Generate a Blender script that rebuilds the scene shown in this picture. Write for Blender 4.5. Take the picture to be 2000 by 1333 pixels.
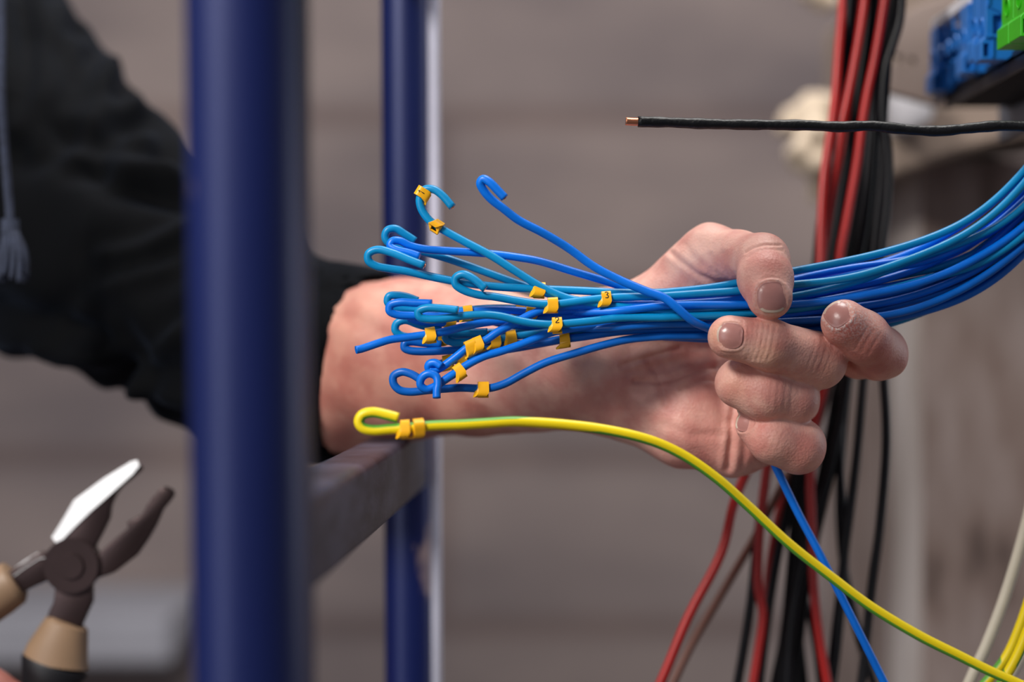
import bpy, bmesh, math, random
import numpy as np
from mathutils import Vector, Matrix
from mathutils.bvhtree import BVHTree

random.seed(7); rng = np.random.default_rng(7)
for o in list(bpy.data.objects): bpy.data.objects.remove(o)
SC = bpy.context.scene; COL = SC.collection

# ------------------------------------------------------------------ camera
CZ = 1.30
FOC = 70.0
K = 36.0/(FOC*2000.0)
cam = bpy.data.cameras.new('camera'); camo = bpy.data.objects.new('camera', cam); COL.objects.link(camo)
camo.location = (0, 0, CZ); camo.rotation_euler = (math.pi/2, 0, 0)
cam.lens = FOC; cam.sensor_width = 36; cam.clip_start = .02; cam.clip_end = 50
cam.dof.use_dof = True; cam.dof.focus_distance = .826; cam.dof.aperture_fstop = 3.5; cam.dof.aperture_blades = 9
SC.camera = camo
# ------------------------------------------------------------------ world, lights, exposure
w = bpy.data.worlds.new('world'); SC.world = w; w.use_nodes = True
w.node_tree.nodes['Background'].inputs[0].default_value = (.78, .82, 1.0, 1)
w.node_tree.nodes['Background'].inputs[1].default_value = .17
def area(name, loc, target, size, power, col=(1, 1, 1), sy=None):
    l = bpy.data.lights.new(name, 'AREA'); l.energy = power; l.color = col; l.size = size
    if sy: l.shape = 'RECTANGLE'; l.size_y = sy
    o = bpy.data.objects.new(name, l); COL.objects.link(o); o.location = loc
    o.rotation_euler = (Vector(target)-Vector(loc)).to_track_quat('-Z', 'Y').to_euler()
    return o
area('side_window', (-1.62, -.95, 1.25), (0, .8, 1.28), .75, 10, (.93, .95, 1.0), 1.5)
area('key_light', (-.95, -.35, 2.35), (0.05, .85, 1.3), .42, 38, (1, .955, .90))  # added key light from above left, source unseen
area('ceiling_lamp', (.25, 1.0, 2.75), (.1, .9, 1.3), .5, 15, (1, .97, .93))
area('right_fill', (1.7, 1.5, 1.7), (-.1, .95, 1.3), .7, 7, (.9, .93, 1.0), 1.4)  # added weak fill from the right rear, source unseen
area('wall_fill', (.1, 1.4, 2.35), (.25, 2.7, 1.25), 1.2, 19, (1, .95, .92))  # added fill that brightens the back wall, source unseen
SC.view_settings.view_transform = 'Standard'; SC.view_settings.look = 'None'
SC.view_settings.gamma = 1; SC.view_settings.use_curve_mapping = False; SC.view_settings.exposure = 0.0

# ------------------------------------------------------------------ helpers
def P(px, py, d):
    return Vector(((px-1000)*d*K, d, CZ-(py-666.5)*d*K))
def lin(r, g, b):
    f = lambda c: (c/255/12.92) if c/255 <= .04045 else ((c/255+.055)/1.055)**2.4
    return (f(r), f(g), f(b), 1)
def tag(o, label=None, cat=None, group=None, kind=None):
    if label: o['label'] = label
    if cat: o['category'] = cat
    if group: o['group'] = group
    if kind: o['kind'] = kind
    return o
def empty(name, loc=(0, 0, 0), parent=None):
    o = bpy.data.objects.new(name, None); COL.objects.link(o); o.location = loc
    o.empty_display_size = .02
    if parent: o.parent = parent
    return o
def link(name, me, m=None, parent=None, smooth=True):
    o = bpy.data.objects.new(name, me); COL.objects.link(o)
    if m: me.materials.append(m)
    if smooth: me.shade_smooth()
    if parent:
        o.parent = parent
        bpy.context.view_layer.update() if False else None
        o.matrix_parent_inverse = Matrix.Translation(parent_world(parent)).inverted()
    return o
def parent_world(o):
    v = Vector(o.location)
    return v
def bmobj(name, bm, m=None, parent=None, smooth=False):
    me = bpy.data.meshes.new(name); bm.normal_update(); bm.to_mesh(me); bm.free()
    o = link(name, me, m, parent, False)
    if smooth:
        me.shade_smooth()
        try: me.set_sharp_from_angle(angle=math.radians(35))
        except Exception: pass
    return o
def arrmesh(name, V, F):
    me = bpy.data.meshes.new(name)
    V = np.asarray(V, dtype=np.float32); F = np.asarray(F, dtype=np.int32)
    n = F.shape[1]
    me.vertices.add(len(V)); me.vertices.foreach_set('co', V.ravel())
    me.loops.add(F.size); me.loops.foreach_set('vertex_index', F.ravel())
    me.polygons.add(len(F)); me.polygons.foreach_set('loop_start', np.arange(0, F.size, n, dtype=np.int32))
    me.polygons.foreach_set('loop_total', np.full(len(F), n, dtype=np.int32))
    me.update(calc_edges=True); me.validate()
    return me

# ------------------------------------------------------------------ materials
def newmat(name):
    m = bpy.data.materials.new(name); m.use_nodes = True
    nt = m.node_tree; b = nt.nodes['Principled BSDF']
    return m, nt, b
def mk(name, col, rough=.5, metal=0., var=.12, scale=40, bump=.0, bscale=200, spec=.5, coat=0., sheen=0., col2=None, stretch=(1, 1, 1)):
    m, nt, b = newmat(name); N = nt.nodes; L = nt.links
    tc = N.new('ShaderNodeTexCoord'); mp = N.new('ShaderNodeMapping'); mp.inputs['Scale'].default_value = stretch
    L.new(tc.outputs['Object'], mp.inputs[0])
    nz = N.new('ShaderNodeTexNoise'); nz.inputs['Scale'].default_value = scale; nz.inputs['Detail'].default_value = 6
    L.new(mp.outputs[0], nz.inputs['Vector'])
    rp = N.new('ShaderNodeValToRGB')
    c = col; c2 = col2 or tuple(min(1, x*(1+var)) for x in col[:3])+(1,)
    c1 = c if col2 else tuple(x*(1-var) for x in col[:3])+(1,)
    rp.color_ramp.elements[0].position = .35; rp.color_ramp.elements[0].color = c1
    rp.color_ramp.elements[1].position = .65; rp.color_ramp.elements[1].color = c2
    L.new(nz.outputs['Fac'], rp.inputs[0]); L.new(rp.outputs[0], b.inputs['Base Color'])
    b.inputs['Roughness'].default_value = rough; b.inputs['Metallic'].default_value = metal
    b.inputs['Specular IOR Level'].default_value = spec; b.inputs['Coat Weight'].default_value = coat
    b.inputs['Sheen Weight'].default_value = sheen
    if bump:
        n2 = N.new('ShaderNodeTexNoise'); n2.inputs['Scale'].default_value = bscale; n2.inputs['Detail'].default_value = 5
        L.new(mp.outputs[0], n2.inputs['Vector'])
        bp = N.new('ShaderNodeBump'); bp.inputs['Strength'].default_value = bump; bp.inputs['Distance'].default_value = .001
        L.new(n2.outputs['Fac'], bp.inputs['Height']); L.new(bp.outputs[0], b.inputs['Normal'])
    return m
M = {}
M['blue'] = mk('royal_blue_pvc', lin(0, 112, 222), .36, spec=.38, var=.10, scale=60, bump=.05, bscale=350)
M['teal'] = mk('teal_blue_pvc', lin(0, 134, 192), .36, spec=.38, var=.10, scale=60, bump=.05, bscale=350)
M['dblue'] = mk('dark_blue_pvc', lin(0, 96, 190), .38, spec=.38, var=.12, scale=60, bump=.05, bscale=350)
M['clip'] = mk('yellow_marker_plastic', lin(246, 178, 22), .36, var=.05, scale=80)
M['ink'] = mk('black_ink', lin(30, 24, 20), .6)
M['copper'] = mk('copper', lin(214, 140, 104), .35, 1., var=.1)
M['blackcable'] = mk('black_cable_rubber', lin(9, 9, 12), .42, spec=.35, var=.3, scale=120, bump=.35, bscale=500)
M['red'] = mk('red_pvc', lin(158, 24, 20), .42, var=.1)
M['black'] = mk('black_pvc', lin(8, 7, 12), .45, var=.3, spec=.3)
M['brown'] = mk('brown_pvc', lin(92, 52, 40), .45, var=.1)
M['white'] = mk('ivory_pvc', lin(205, 196, 178), .4, var=.05)
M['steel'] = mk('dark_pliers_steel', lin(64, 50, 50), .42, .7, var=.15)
M['glint'] = mk('polished_steel_glint', lin(238, 238, 240), .35, .1, var=.03)  # near-white colour paints the glint on the pliers' bevels
M['grip'] = mk('beige_rubber_grip', lin(146, 118, 92), .5, var=.06)
M['gripblack'] = mk('black_rubber_grip', lin(20, 20, 24), .5)
M['tblue'] = mk('terminal_blue', lin(30, 116, 200), .38, var=.06, bump=.1)
M['tgreen'] = mk('terminal_green', lin(60, 190, 24), .38, var=.06, bump=.1)
M['dark'] = mk('hole_dark', lin(8, 20, 40), .8)
M['rail'] = mk('black_rail_plastic', lin(22, 20, 22), .45)
M['markerwhite'] = mk('white_marker_plastic', lin(225, 222, 228), .5, var=.03)
M['plate'] = mk('grey_plate', lin(112, 118, 130), .5, .2)
M['beigebox'] = mk('beige_painted_metal', lin(128, 112, 104), .6, var=.12, scale=12)
M['foam'] = mk('cream_foam', lin(186, 170, 150), .9, var=.1, scale=30, bump=.5, bscale=60)
M['whiteplaster'] = mk('white_plaster', lin(176, 174, 178), .9, var=.05)
M['cord'] = mk('grey_cord', lin(50, 56, 74), .9, var=.2, scale=300, bump=.5, bscale=600)
M['stripdark'] = mk('dark_edge', lin(12, 17, 46), .5, .1, var=.4, scale=5)
M['strip'] = mk('pale_edge', lin(205, 205, 222), .5, .1, var=.3, scale=5, stretch=(1, 1, 1))

def hoodiemat():
    m, nt, b = newmat('black_hoodie_fleece'); N = nt.nodes; L = nt.links
    b.inputs['Base Color'].default_value = lin(3, 3.5, 5); b.inputs['Roughness'].default_value = .8
    b.inputs['Specular IOR Level'].default_value = .07
    b.inputs['Sheen Weight'].default_value = .028; b.inputs['Sheen Tint'].default_value = (.45, .62, 1, 1)
    tc = N.new('ShaderNodeTexCoord'); n = N.new('ShaderNodeTexNoise'); n.inputs['Scale'].default_value = 900
    L.new(tc.outputs['Object'], n.inputs['Vector']); bp = N.new('ShaderNodeBump'); bp.inputs['Strength'].default_value = .3
    bp.inputs['Distance'].default_value = .0006
    L.new(n.outputs['Fac'], bp.inputs['Height']); L.new(bp.outputs[0], b.inputs['Normal'])
    return m
M['hoodie'] = hoodiemat()

def skinmat():
    m, nt, b = newmat('skin'); N = nt.nodes; L = nt.links
    tc = N.new('ShaderNodeTexCoord')
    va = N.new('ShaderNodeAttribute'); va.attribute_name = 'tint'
    n1 = N.new('ShaderNodeTexNoise'); n1.inputs['Scale'].default_value = 70; n1.inputs['Detail'].default_value = 5
    L.new(tc.outputs['Object'], n1.inputs['Vector'])
    r1 = N.new('ShaderNodeValToRGB')
    r1.color_ramp.elements[0].position = .38; r1.color_ramp.elements[0].color = lin(212, 148, 136)
    r1.color_ramp.elements[1].position = .62; r1.color_ramp.elements[1].color = lin(232, 182, 166)
    L.new(n1.outputs['Fac'], r1.inputs[0])
    mx = N.new('ShaderNodeMix'); mx.data_type = 'RGBA'; mx.blend_type = 'MULTIPLY'; mx.inputs[0].default_value = 1
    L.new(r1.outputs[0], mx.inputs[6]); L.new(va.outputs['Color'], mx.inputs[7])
    # dust flecks controlled by alpha attribute
    d = N.new('ShaderNodeAttribute'); d.attribute_name = 'dust'
    n3 = N.new('ShaderNodeTexNoise'); n3.inputs['Scale'].default_value = 1100; n3.inputs['Detail'].default_value = 4
    L.new(tc.outputs['Object'], n3.inputs['Vector'])
    r3 = N.new('ShaderNodeMath'); r3.operation = 'MULTIPLY'
    r4 = N.new('ShaderNodeMapRange'); r4.inputs[1].default_value = .46; r4.inputs[2].default_value = .62
    L.new(n3.outputs['Fac'], r4.inputs[0]); L.new(r4.outputs[0], r3.inputs[0]); L.new(d.outputs['Fac'], r3.inputs[1])
    m2 = N.new('ShaderNodeMix'); m2.data_type = 'RGBA'; L.new(r3.outputs[0], m2.inputs[0])
    L.new(mx.outputs[2], m2.inputs[6]); m2.inputs[7].default_value = lin(222, 205, 200)
    L.new(m2.outputs[2], b.inputs['Base Color'])
    b.inputs['Roughness'].default_value = .50; b.inputs['Specular IOR Level'].default_value = .42
    b.inputs['Subsurface Weight'].default_value = .12; b.inputs['Subsurface Radius'].default_value = (1, .35, .2)
    b.inputs['Subsurface Scale'].default_value = .004
    v = N.new('ShaderNodeTexVoronoi'); v.inputs['Scale'].default_value = 900; v.feature = 'F1'
    L.new(tc.outputs['Object'], v.inputs['Vector'])
    n2 = N.new('ShaderNodeTexNoise'); n2.inputs['Scale'].default_value = 420; n2.inputs['Detail'].default_value = 6
    L.new(tc.outputs['Object'], n2.inputs['Vector'])
    ad = N.new('ShaderNodeMath'); ad.operation = 'ADD'; L.new(v.outputs['Distance'], ad.inputs[0]); L.new(n2.outputs['Fac'], ad.inputs[1])
    bp = N.new('ShaderNodeBump'); bp.inputs['Strength'].default_value = .26; bp.inputs['Distance'].default_value = .0005
    L.new(ad.outputs[0], bp.inputs['Height']); L.new(bp.outputs[0], b.inputs['Normal'])
    return m
M['skin'] = skinmat()
def nailmat():
    m = mk('fingernail', lin(184, 128, 120), .27, var=.08, scale=90, spec=.55, bump=.1, bscale=300)
    return m
M['nail'] = nailmat()
M['nailtip'] = mk('nail_free_edge', lin(214, 190, 170), .4)

def ygmat():
    m, nt, b = newmat('yellow_green_stripe_pvc'); N = nt.nodes; L = nt.links
    uv = N.new('ShaderNodeUVMap'); s = N.new('ShaderNodeSeparateXYZ'); L.new(uv.outputs[0], s.inputs[0])
    a = N.new('ShaderNodeMath'); a.operation = 'SINE'
    mu = N.new('ShaderNodeMath'); mu.operation = 'MULTIPLY'; mu.inputs[1].default_value = math.tau
    tw = N.new('ShaderNodeMapRange'); tw.inputs[1].default_value = .31; tw.inputs[2].default_value = .39; tw.inputs[3].default_value = -.5; tw.inputs[4].default_value = 0
    L.new(s.outputs['Y'], tw.inputs[0]); ad = N.new('ShaderNodeMath'); ad.operation = 'ADD'; L.new(s.outputs['X'], ad.inputs[0]); L.new(tw.outputs[0], ad.inputs[1])
    L.new(ad.outputs[0], mu.inputs[0]); L.new(mu.outputs[0], a.inputs[0])
    g = N.new('ShaderNodeMapRange'); g.inputs[1].default_value = .46; g.inputs[2].default_value = .52
    L.new(a.outputs[0], g.inputs[0])
    mx = N.new('ShaderNodeMix'); mx.data_type = 'RGBA'; L.new(g.outputs[0], mx.inputs[0])
    mx.inputs[6].default_value = lin(240, 212, 8); mx.inputs[7].default_value = lin(88, 160, 48)
    L.new(mx.outputs[2], b.inputs['Base Color']); b.inputs['Roughness'].default_value = .4
    return m
M['yg'] = ygmat()

def railmat():
    m, nt, b = newmat('worn_dark_blue_enamel'); N = nt.nodes; L = nt.links
    tc = N.new('ShaderNodeTexCoord'); mp = N.new('ShaderNodeMapping'); mp.inputs['Scale'].default_value = (14, 14, 6)
    L.new(tc.outputs['Object'], mp.inputs[0])
    n = N.new('ShaderNodeTexNoise'); n.inputs['Scale'].default_value = 1.6; n.inputs['Detail'].default_value = 6
    L.new(mp.outputs[0], n.inputs['Vector'])
    r = N.new('ShaderNodeValToRGB'); e = r.color_ramp.elements
    e[0].position = 0; e[0].color = lin(1, 13, 58)
    e[1].position = .66; e[1].color = lin(2, 18, 74)
    k = e.new(.69); k.color = lin(150, 128, 124)
    L.new(n.outputs['Fac'], r.inputs[0]); L.new(r.outputs[0], b.inputs['Base Color'])
    b.inputs['Roughness'].default_value = .42; b.inputs['Specular IOR Level'].default_value = .75; b.inputs['Specular Tint'].default_value = (.62, .66, 1, 1)
    return m
M['ladder'] = railmat()
def rungmat():
    m = mk('scuffed_grey_steel', lin(38, 40, 54), .42, .2, scale=60, col2=lin(66, 68, 86), stretch=(1, .6, 2.2), bump=.3, bscale=120)
    return m
M['rung'] = rungmat()

def wallmat():
    m, nt, b = newmat('grey_block_wall'); N = nt.nodes; L = nt.links
    tc = N.new('ShaderNodeTexCoord'); mp = N.new('ShaderNodeMapping'); mp.inputs['Rotation'].default_value = (math.pi/2, 0, 0)
    mp.inputs['Location'].default_value = (.1, -.035, 0)
    L.new(tc.outputs['Object'], mp.inputs[0])
    br = N.new('ShaderNodeTexBrick'); br.inputs['Scale'].default_value = 1; br.inputs['Brick Width'].default_value = 40
    br.inputs['Row Height'].default_value = .235; br.inputs['Mortar Size'].default_value = .03; br.inputs['Mortar Smooth'].default_value = 1
    br.inputs['Color1'].default_value = lin(130, 119, 116); br.inputs['Color2'].default_value = lin(125, 115, 113)
    br.inputs['Mortar'].default_value = lin(111, 98, 95)
    L.new(mp.outputs[0], br.inputs['Vector'])
    n = N.new('ShaderNodeTexNoise'); n.inputs['Scale'].default_value = 3.2; n.inputs['Detail'].default_value = 4
    mp2 = N.new('ShaderNodeMapping'); mp2.inputs['Scale'].default_value = (.7, 1, 1.6); L.new(tc.outputs['Object'], mp2.inputs[0]); L.new(mp2.outputs[0], n.inputs['Vector'])
    r = N.new('ShaderNodeValToRGB'); r.color_ramp.elements[0].position = .32; r.color_ramp.elements[0].color = (.55, .54, .58, 1)
    r.color_ramp.elements[1].position = .66; r.color_ramp.elements[1].color = (1.0, .97, .95, 1)
    L.new(n.outputs['Fac'], r.inputs[0])
    mx = N.new('ShaderNodeMix'); mx.data_type = 'RGBA'; mx.blend_type = 'MULTIPLY'; mx.inputs[0].default_value = 1
    L.new(br.outputs[0], mx.inputs[6]); L.new(r.outputs[0], mx.inputs[7]); L.new(mx.outputs[2], b.inputs['Base Color'])
    b.inputs['Roughness'].default_value = .95
    return m
M['wall'] = wallmat()
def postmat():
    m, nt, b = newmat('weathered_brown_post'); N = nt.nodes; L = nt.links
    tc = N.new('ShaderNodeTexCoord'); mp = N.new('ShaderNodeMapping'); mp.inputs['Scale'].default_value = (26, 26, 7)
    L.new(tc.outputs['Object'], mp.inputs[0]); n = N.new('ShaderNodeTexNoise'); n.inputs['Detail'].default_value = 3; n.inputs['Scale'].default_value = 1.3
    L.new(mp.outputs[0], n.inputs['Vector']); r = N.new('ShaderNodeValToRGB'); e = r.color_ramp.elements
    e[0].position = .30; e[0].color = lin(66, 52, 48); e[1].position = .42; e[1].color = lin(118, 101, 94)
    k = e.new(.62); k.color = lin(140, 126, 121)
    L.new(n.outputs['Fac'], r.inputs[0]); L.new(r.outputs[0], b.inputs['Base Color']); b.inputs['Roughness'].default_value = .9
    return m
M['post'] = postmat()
M['floor'] = mk('concrete_floor', lin(112, 104, 100), .9, var=.15, scale=6)
M['ledge'] = mk('plastered_lintel', lin(134, 118, 106), .9, var=.10, scale=14)

# ------------------------------------------------------------------ shape builders
def extrude_poly(pts, y0, y1, bm=None, bevel=0.):
    """pts: list of (x, z) world; extruded along y"""
    own = bm is None
    if own: bm = bmesh.new()
    a = [bm.verts.new((x, y0, z)) for x, z in pts]; b = [bm.verts.new((x, y1, z)) for x, z in pts]
    n = len(pts); fs = [bm.faces.new(a), bm.faces.new(b[::-1])]
    for i in range(n): fs.append(bm.faces.new((a[i], b[i], b[(i+1) % n], a[(i+1) % n])))
    bmesh.ops.recalc_face_normals(bm, faces=fs)
    if bevel:
        es = list({e for f in fs for e in f.edges})
        bmesh.ops.bevel(bm, geom=es, offset=bevel, segments=2, affect='EDGES', profile=.5, clamp_overlap=True)
    return bm
def box(bm, lo, hi, bevel=0., rot=None, seg=2):
    r = bmesh.ops.create_cube(bm, size=1)
    c = (Vector(lo)+Vector(hi))/2; s = Vector(hi)-Vector(lo)
    mt = Matrix.Diagonal((*s, 1))
    if rot: mt = rot.to_4x4() @ mt
    bmesh.ops.transform(bm, matrix=Matrix.Translation(c) @ mt, verts=r['verts'])
    if bevel:
        es = list({e for v in r['verts'] for e in v.link_edges})
        bmesh.ops.bevel(bm, geom=es, offset=bevel, segments=seg, affect='EDGES', profile=.5)
    return bm
def cyl(bm, a, b, r, seg=24, r2=None):
    a = Vector(a); b = Vector(b); d = b-a
    q = d.to_track_quat('Z', 'Y').to_matrix().to_4x4()
    bmesh.ops.create_cone(bm, cap_ends=True, segments=seg, radius1=r, radius2=r if r2 is None else r2, depth=d.length,
                          matrix=Matrix.Translation((a+b)/2) @ q)
    return bm
def catmull(pts, step, minseg=5):
    pts = [Vector(p) for p in pts]
    if len(pts) == 2: pts = [pts[0], (pts[0]+pts[1])/2, pts[1]]
    ext = [pts[0]*2-pts[1]]+pts+[pts[-1]*2-pts[-2]]
    out = []
    for i in range(1, len(ext)-2):
        p0, p1, p2, p3 = ext[i-1:i+3]
        n = max(minseg, int((p2-p1).length/step))
        # centripetal
        t0 = 0; t1 = t0+max(1e-6, (p1-p0).length**.5); t2 = t1+max(1e-6, (p2-p1).length**.5); t3 = t2+max(1e-6, (p3-p2).length**.5)
        for k in range(n):
            t = t1+(t2-t1)*k/n
            A1 = p0*((t1-t)/(t1-t0))+p1*((t-t0)/(t1-t0)); A2 = p1*((t2-t)/(t2-t1))+p2*((t-t1)/(t2-t1)); A3 = p2*((t3-t)/(t3-t2))+p3*((t-t2)/(t3-t2))
            B1 = A1*((t2-t)/(t2-t0))+A2*((t-t0)/(t2-t0)); B2 = A2*((t3-t)/(t3-t1))+A3*((t-t1)/(t3-t1))
            out.append(B1*((t2-t)/(t2-t1))+B2*((t-t1)/(t2-t1)))
    out.append(pts[-1]); return out
def tube(name, path, r, m, parent=None, seg=14, step=.002, smooth_path=True, rfun=None, caps=True):
    pts = catmull(path, step) if smooth_path else [Vector(p) for p in path]
    n = len(pts); V = []; F = []; UV = []
    T = [(pts[min(i+1, n-1)]-pts[max(i-1, 0)]).normalized() for i in range(n)]
    up = Vector((0, -1, 0)); nrm = (up-T[0]*up.dot(T[0])).normalized()
    L = 0
    for i in range(n):
        if i: L += (pts[i]-pts[i-1]).length
        # stable frame: keep reference from camera side, blended with transport
        nrm = (nrm-T[i]*nrm.dot(T[i])).normalized(); bi = T[i].cross(nrm)
        rr = r if rfun is None else r*rfun(i/(n-1), L)
        for k in range(seg):
            a = math.tau*k/seg
            V.append(pts[i]+(nrm*math.cos(a)+bi*math.sin(a))*rr)
    me = bpy.data.meshes.new(name); faces = []
    for i in range(n-1):
        for k in range(seg):
            k2 = (k+1) % seg; faces.append((i*seg+k, i*seg+k2, (i+1)*seg+k2, (i+1)*seg+k))
    nq = len(faces)
    if caps: faces.append(tuple(range(seg-1, -1, -1))); faces.append(tuple(range((n-1)*seg, n*seg)))
    me.from_pydata([tuple(v) for v in V], [], faces)
    uv = me.uv_layers.new(name='UVMap'); d = np.zeros((len(me.loops), 2), np.float32)
    li = 0
    for i in range(n-1):
        for k in range(seg):
            d[li] = (k/seg, i/n); d[li+1] = ((k+1)/seg, i/n); d[li+2] = ((k+1)/seg, (i+1)/n); d[li+3] = (k/seg, (i+1)/n); li += 4
    uv.data.foreach_set('uv', d.ravel())
    o = link(name, me, m, parent)
    if caps:
        me.polygons[nq].use_smooth = False; me.polygons[nq+1].use_smooth = False
    return o, pts

# ------------------------------------------------------------------ signed-distance sculpting (organic shapes)
class Field:
    def __init__(s, lo, hi, h, far=.03):
        s.h = h; s.lo = np.array(lo, np.float32); s.far = far
        s.n = np.maximum(2, np.ceil((np.array(hi)-np.array(lo))/h).astype(int)+1)
        s.D = np.full(s.n, far, np.float32)
    def new(s):
        f = Field.__new__(Field); f.h, f.lo, f.n, f.far = s.h, s.lo, s.n, s.far
        f.D = np.full(s.n, s.far, np.float32); return f
    def sub(s, lo, hi):
        a = np.clip(np.floor((np.array(lo)-s.lo)/s.h).astype(int), 0, s.n); b = np.clip(np.ceil((np.array(hi)-s.lo)/s.h).astype(int)+1, 0, s.n)
        if (b <= a).any(): return None
        ax = [(s.lo[i]+np.arange(a[i], b[i])*s.h).astype(np.float32) for i in range(3)]
        X = np.stack(np.meshgrid(*ax, indexing='ij'), -1)
        return tuple(slice(a[i], b[i]) for i in range(3)), X
    def cone(s, a, b, r1, r2, k=.003, flat=None, ff=1.):
        a = np.array(a, np.float32); b = np.array(b, np.float32); R = max(r1, r2)+s.far+k
        q = s.sub(np.minimum(a, b)-R, np.maximum(a, b)+R)
        if q is None: return s
        sl, X = q; ab = b-a; v = X-a
        t = np.clip((v@ab)/max(1e-12, float(ab@ab)), 0, 1)
        v -= t[..., None]*ab
        if flat is not None:
            fn = np.array(flat, np.float32); fn /= np.linalg.norm(fn)
            dn = v@fn; v += (dn*(1/ff-1))[..., None]*fn
        d = np.sqrt((v*v).sum(-1))-(r1+(r2-r1)*t)
        s.D[sl] = smin(s.D[sl], d, k); return s
    def chain(s, pts, k=.003, flat=None, ff=1.):
        for (a, ra), (b, rb) in zip(pts[:-1], pts[1:]): s.cone(a, b, ra, rb, k, flat, ff)
        return s
    def mesh(s):
        D = s.D; S = D < 0; nx, ny, nz = D.shape
        c = np.zeros((nx-1, ny-1, nz-1), np.uint8)
        for i in (0, 1):
            for j in (0, 1):
                for k in (0, 1): c += S[i:nx-1+i, j:ny-1+j, k:nz-1+k]
        act = (c > 0) & (c < 8); idx = np.full(act.shape, -1, np.int32); I = np.argwhere(act); idx[act] = np.arange(len(I))
        acc = np.zeros((len(I), 3), np.float32); cnt = np.zeros(len(I), np.float32)
        cor = [(i, j, k) for i in (0, 1) for j in (0, 1) for k in (0, 1)]
        for p in range(8):
            for q in range(p+1, 8):
                A, B = np.array(cor[p]), np.array(cor[q])
                if np.abs(A-B).sum() != 1: continue
                da = D[I[:, 0]+A[0], I[:, 1]+A[1], I[:, 2]+A[2]]; db = D[I[:, 0]+B[0], I[:, 1]+B[1], I[:, 2]+B[2]]
                mm = (da < 0) != (db < 0); t = np.where(mm, da/np.where(mm, da-db, 1), 0)
                acc[mm] += (A+t[:, None]*(B-A))[mm]; cnt[mm] += 1
        V = (I+acc/cnt[:, None])*s.h+s.lo
        Fs = []
        for ax in range(3):
            o = [x for x in range(3) if x != ax]
            s0 = [slice(None)]*3; s1 = [slice(None)]*3; s0[ax] = slice(0, -1); s1[ax] = slice(1, None)
            for q in o: s0[q] = slice(1, -1); s1[q] = slice(1, -1)
            a = S[tuple(s0)]; b = S[tuple(s1)]; E = np.argwhere(a != b)
            off = np.zeros(3, int)
            for q in o: off[q] = 1
            inside = a[E[:, 0], E[:, 1], E[:, 2]]
            E = E+off
            def cid(d0, d1):
                C = E.copy(); C[:, o[0]] -= d0; C[:, o[1]] -= d1
                return idx[C[:, 0], C[:, 1], C[:, 2]]
            q = np.stack([cid(1, 1), cid(0, 1), cid(0, 0), cid(1, 0)], -1)
            flip = inside if ax != 1 else ~inside
            q[~flip] = q[~flip][:, ::-1]; Fs.append(q)
        F = np.concatenate(Fs); F = F[(F >= 0).all(1)]
        return V.astype(np.float32), F
def smin(a, b, k):
    if k <= 0: return np.minimum(a, b)
    h = np.clip(.5+.5*(b-a)/k, 0, 1); return b+(a-b)*h-k*h*(1-h)
def vnorm(V, F):
    n = np.cross(V[F[:, 2]]-V[F[:, 0]], V[F[:, 3]]-V[F[:, 1]]); N = np.zeros_like(V)
    for c in range(4):
        for a in range(3): N[:, a] += np.bincount(F[:, c], n[:, a], len(V))
    return N/np.maximum(1e-12, np.linalg.norm(N, axis=1))[:, None]
def relaxm(V, F, it, lam=.5):
    V = V.copy()
    E = np.concatenate([F[:, [0, 1]], F[:, [1, 2]], F[:, [2, 3]], F[:, [3, 0]]]); deg = np.bincount(E[:, 0], minlength=len(V))+np.bincount(E[:, 1], minlength=len(V))
    for _ in range(it):
        S = np.zeros_like(V)
        for a in range(3): S[:, a] = np.bincount(E[:, 0], V[E[:, 1], a], len(V))+np.bincount(E[:, 1], V[E[:, 0], a], len(V))
        V += lam*(S/np.maximum(deg, 1)[:, None]-V)
    return V
def topx(V):
    d = V[:, 1]; return np.stack([V[:, 0]/(d*K)+1000, 666.5-(V[:, 2]-CZ)/(d*K)], -1)
def dist_poly(p, pts):
    """distance from 2-D points p to polyline"""
    D = np.full(len(p), 1e9)
    for a, b in zip(pts[:-1], pts[1:]):
        a = np.array(a, float); b = np.array(b, float); ab = b-a
        t = np.clip(((p-a)@ab)/(ab@ab), 0, 1); D = np.minimum(D, np.linalg.norm(p-a-t[:, None]*ab, axis=1))
    return D
def PR(px, py, d, r): return (P(px, py, d), r*d*K)

# ================================================================== SETTING
bm = bmesh.new(); box(bm, (-3.2, 2.75, 0), (3.2, 2.9, 3.2)); tag(bmobj('wall_back', bm, M['wall']), kind='structure')
bm = bmesh.new(); box(bm, (-3.2, -2.2, -.1), (3.2, 2.9, 0)); tag(bmobj('floor', bm, M['floor']), kind='structure')
# low pale ledge along the wall at lower left
bm = bmesh.new(); box(bm, (-3.0, 2.45, .900), (-.42, 2.75, .962), .008); tag(bmobj('trim_1', bm, mk('pale_ledge', lin(138, 138, 146), .8, var=.1, scale=5)), kind='structure')
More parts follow.
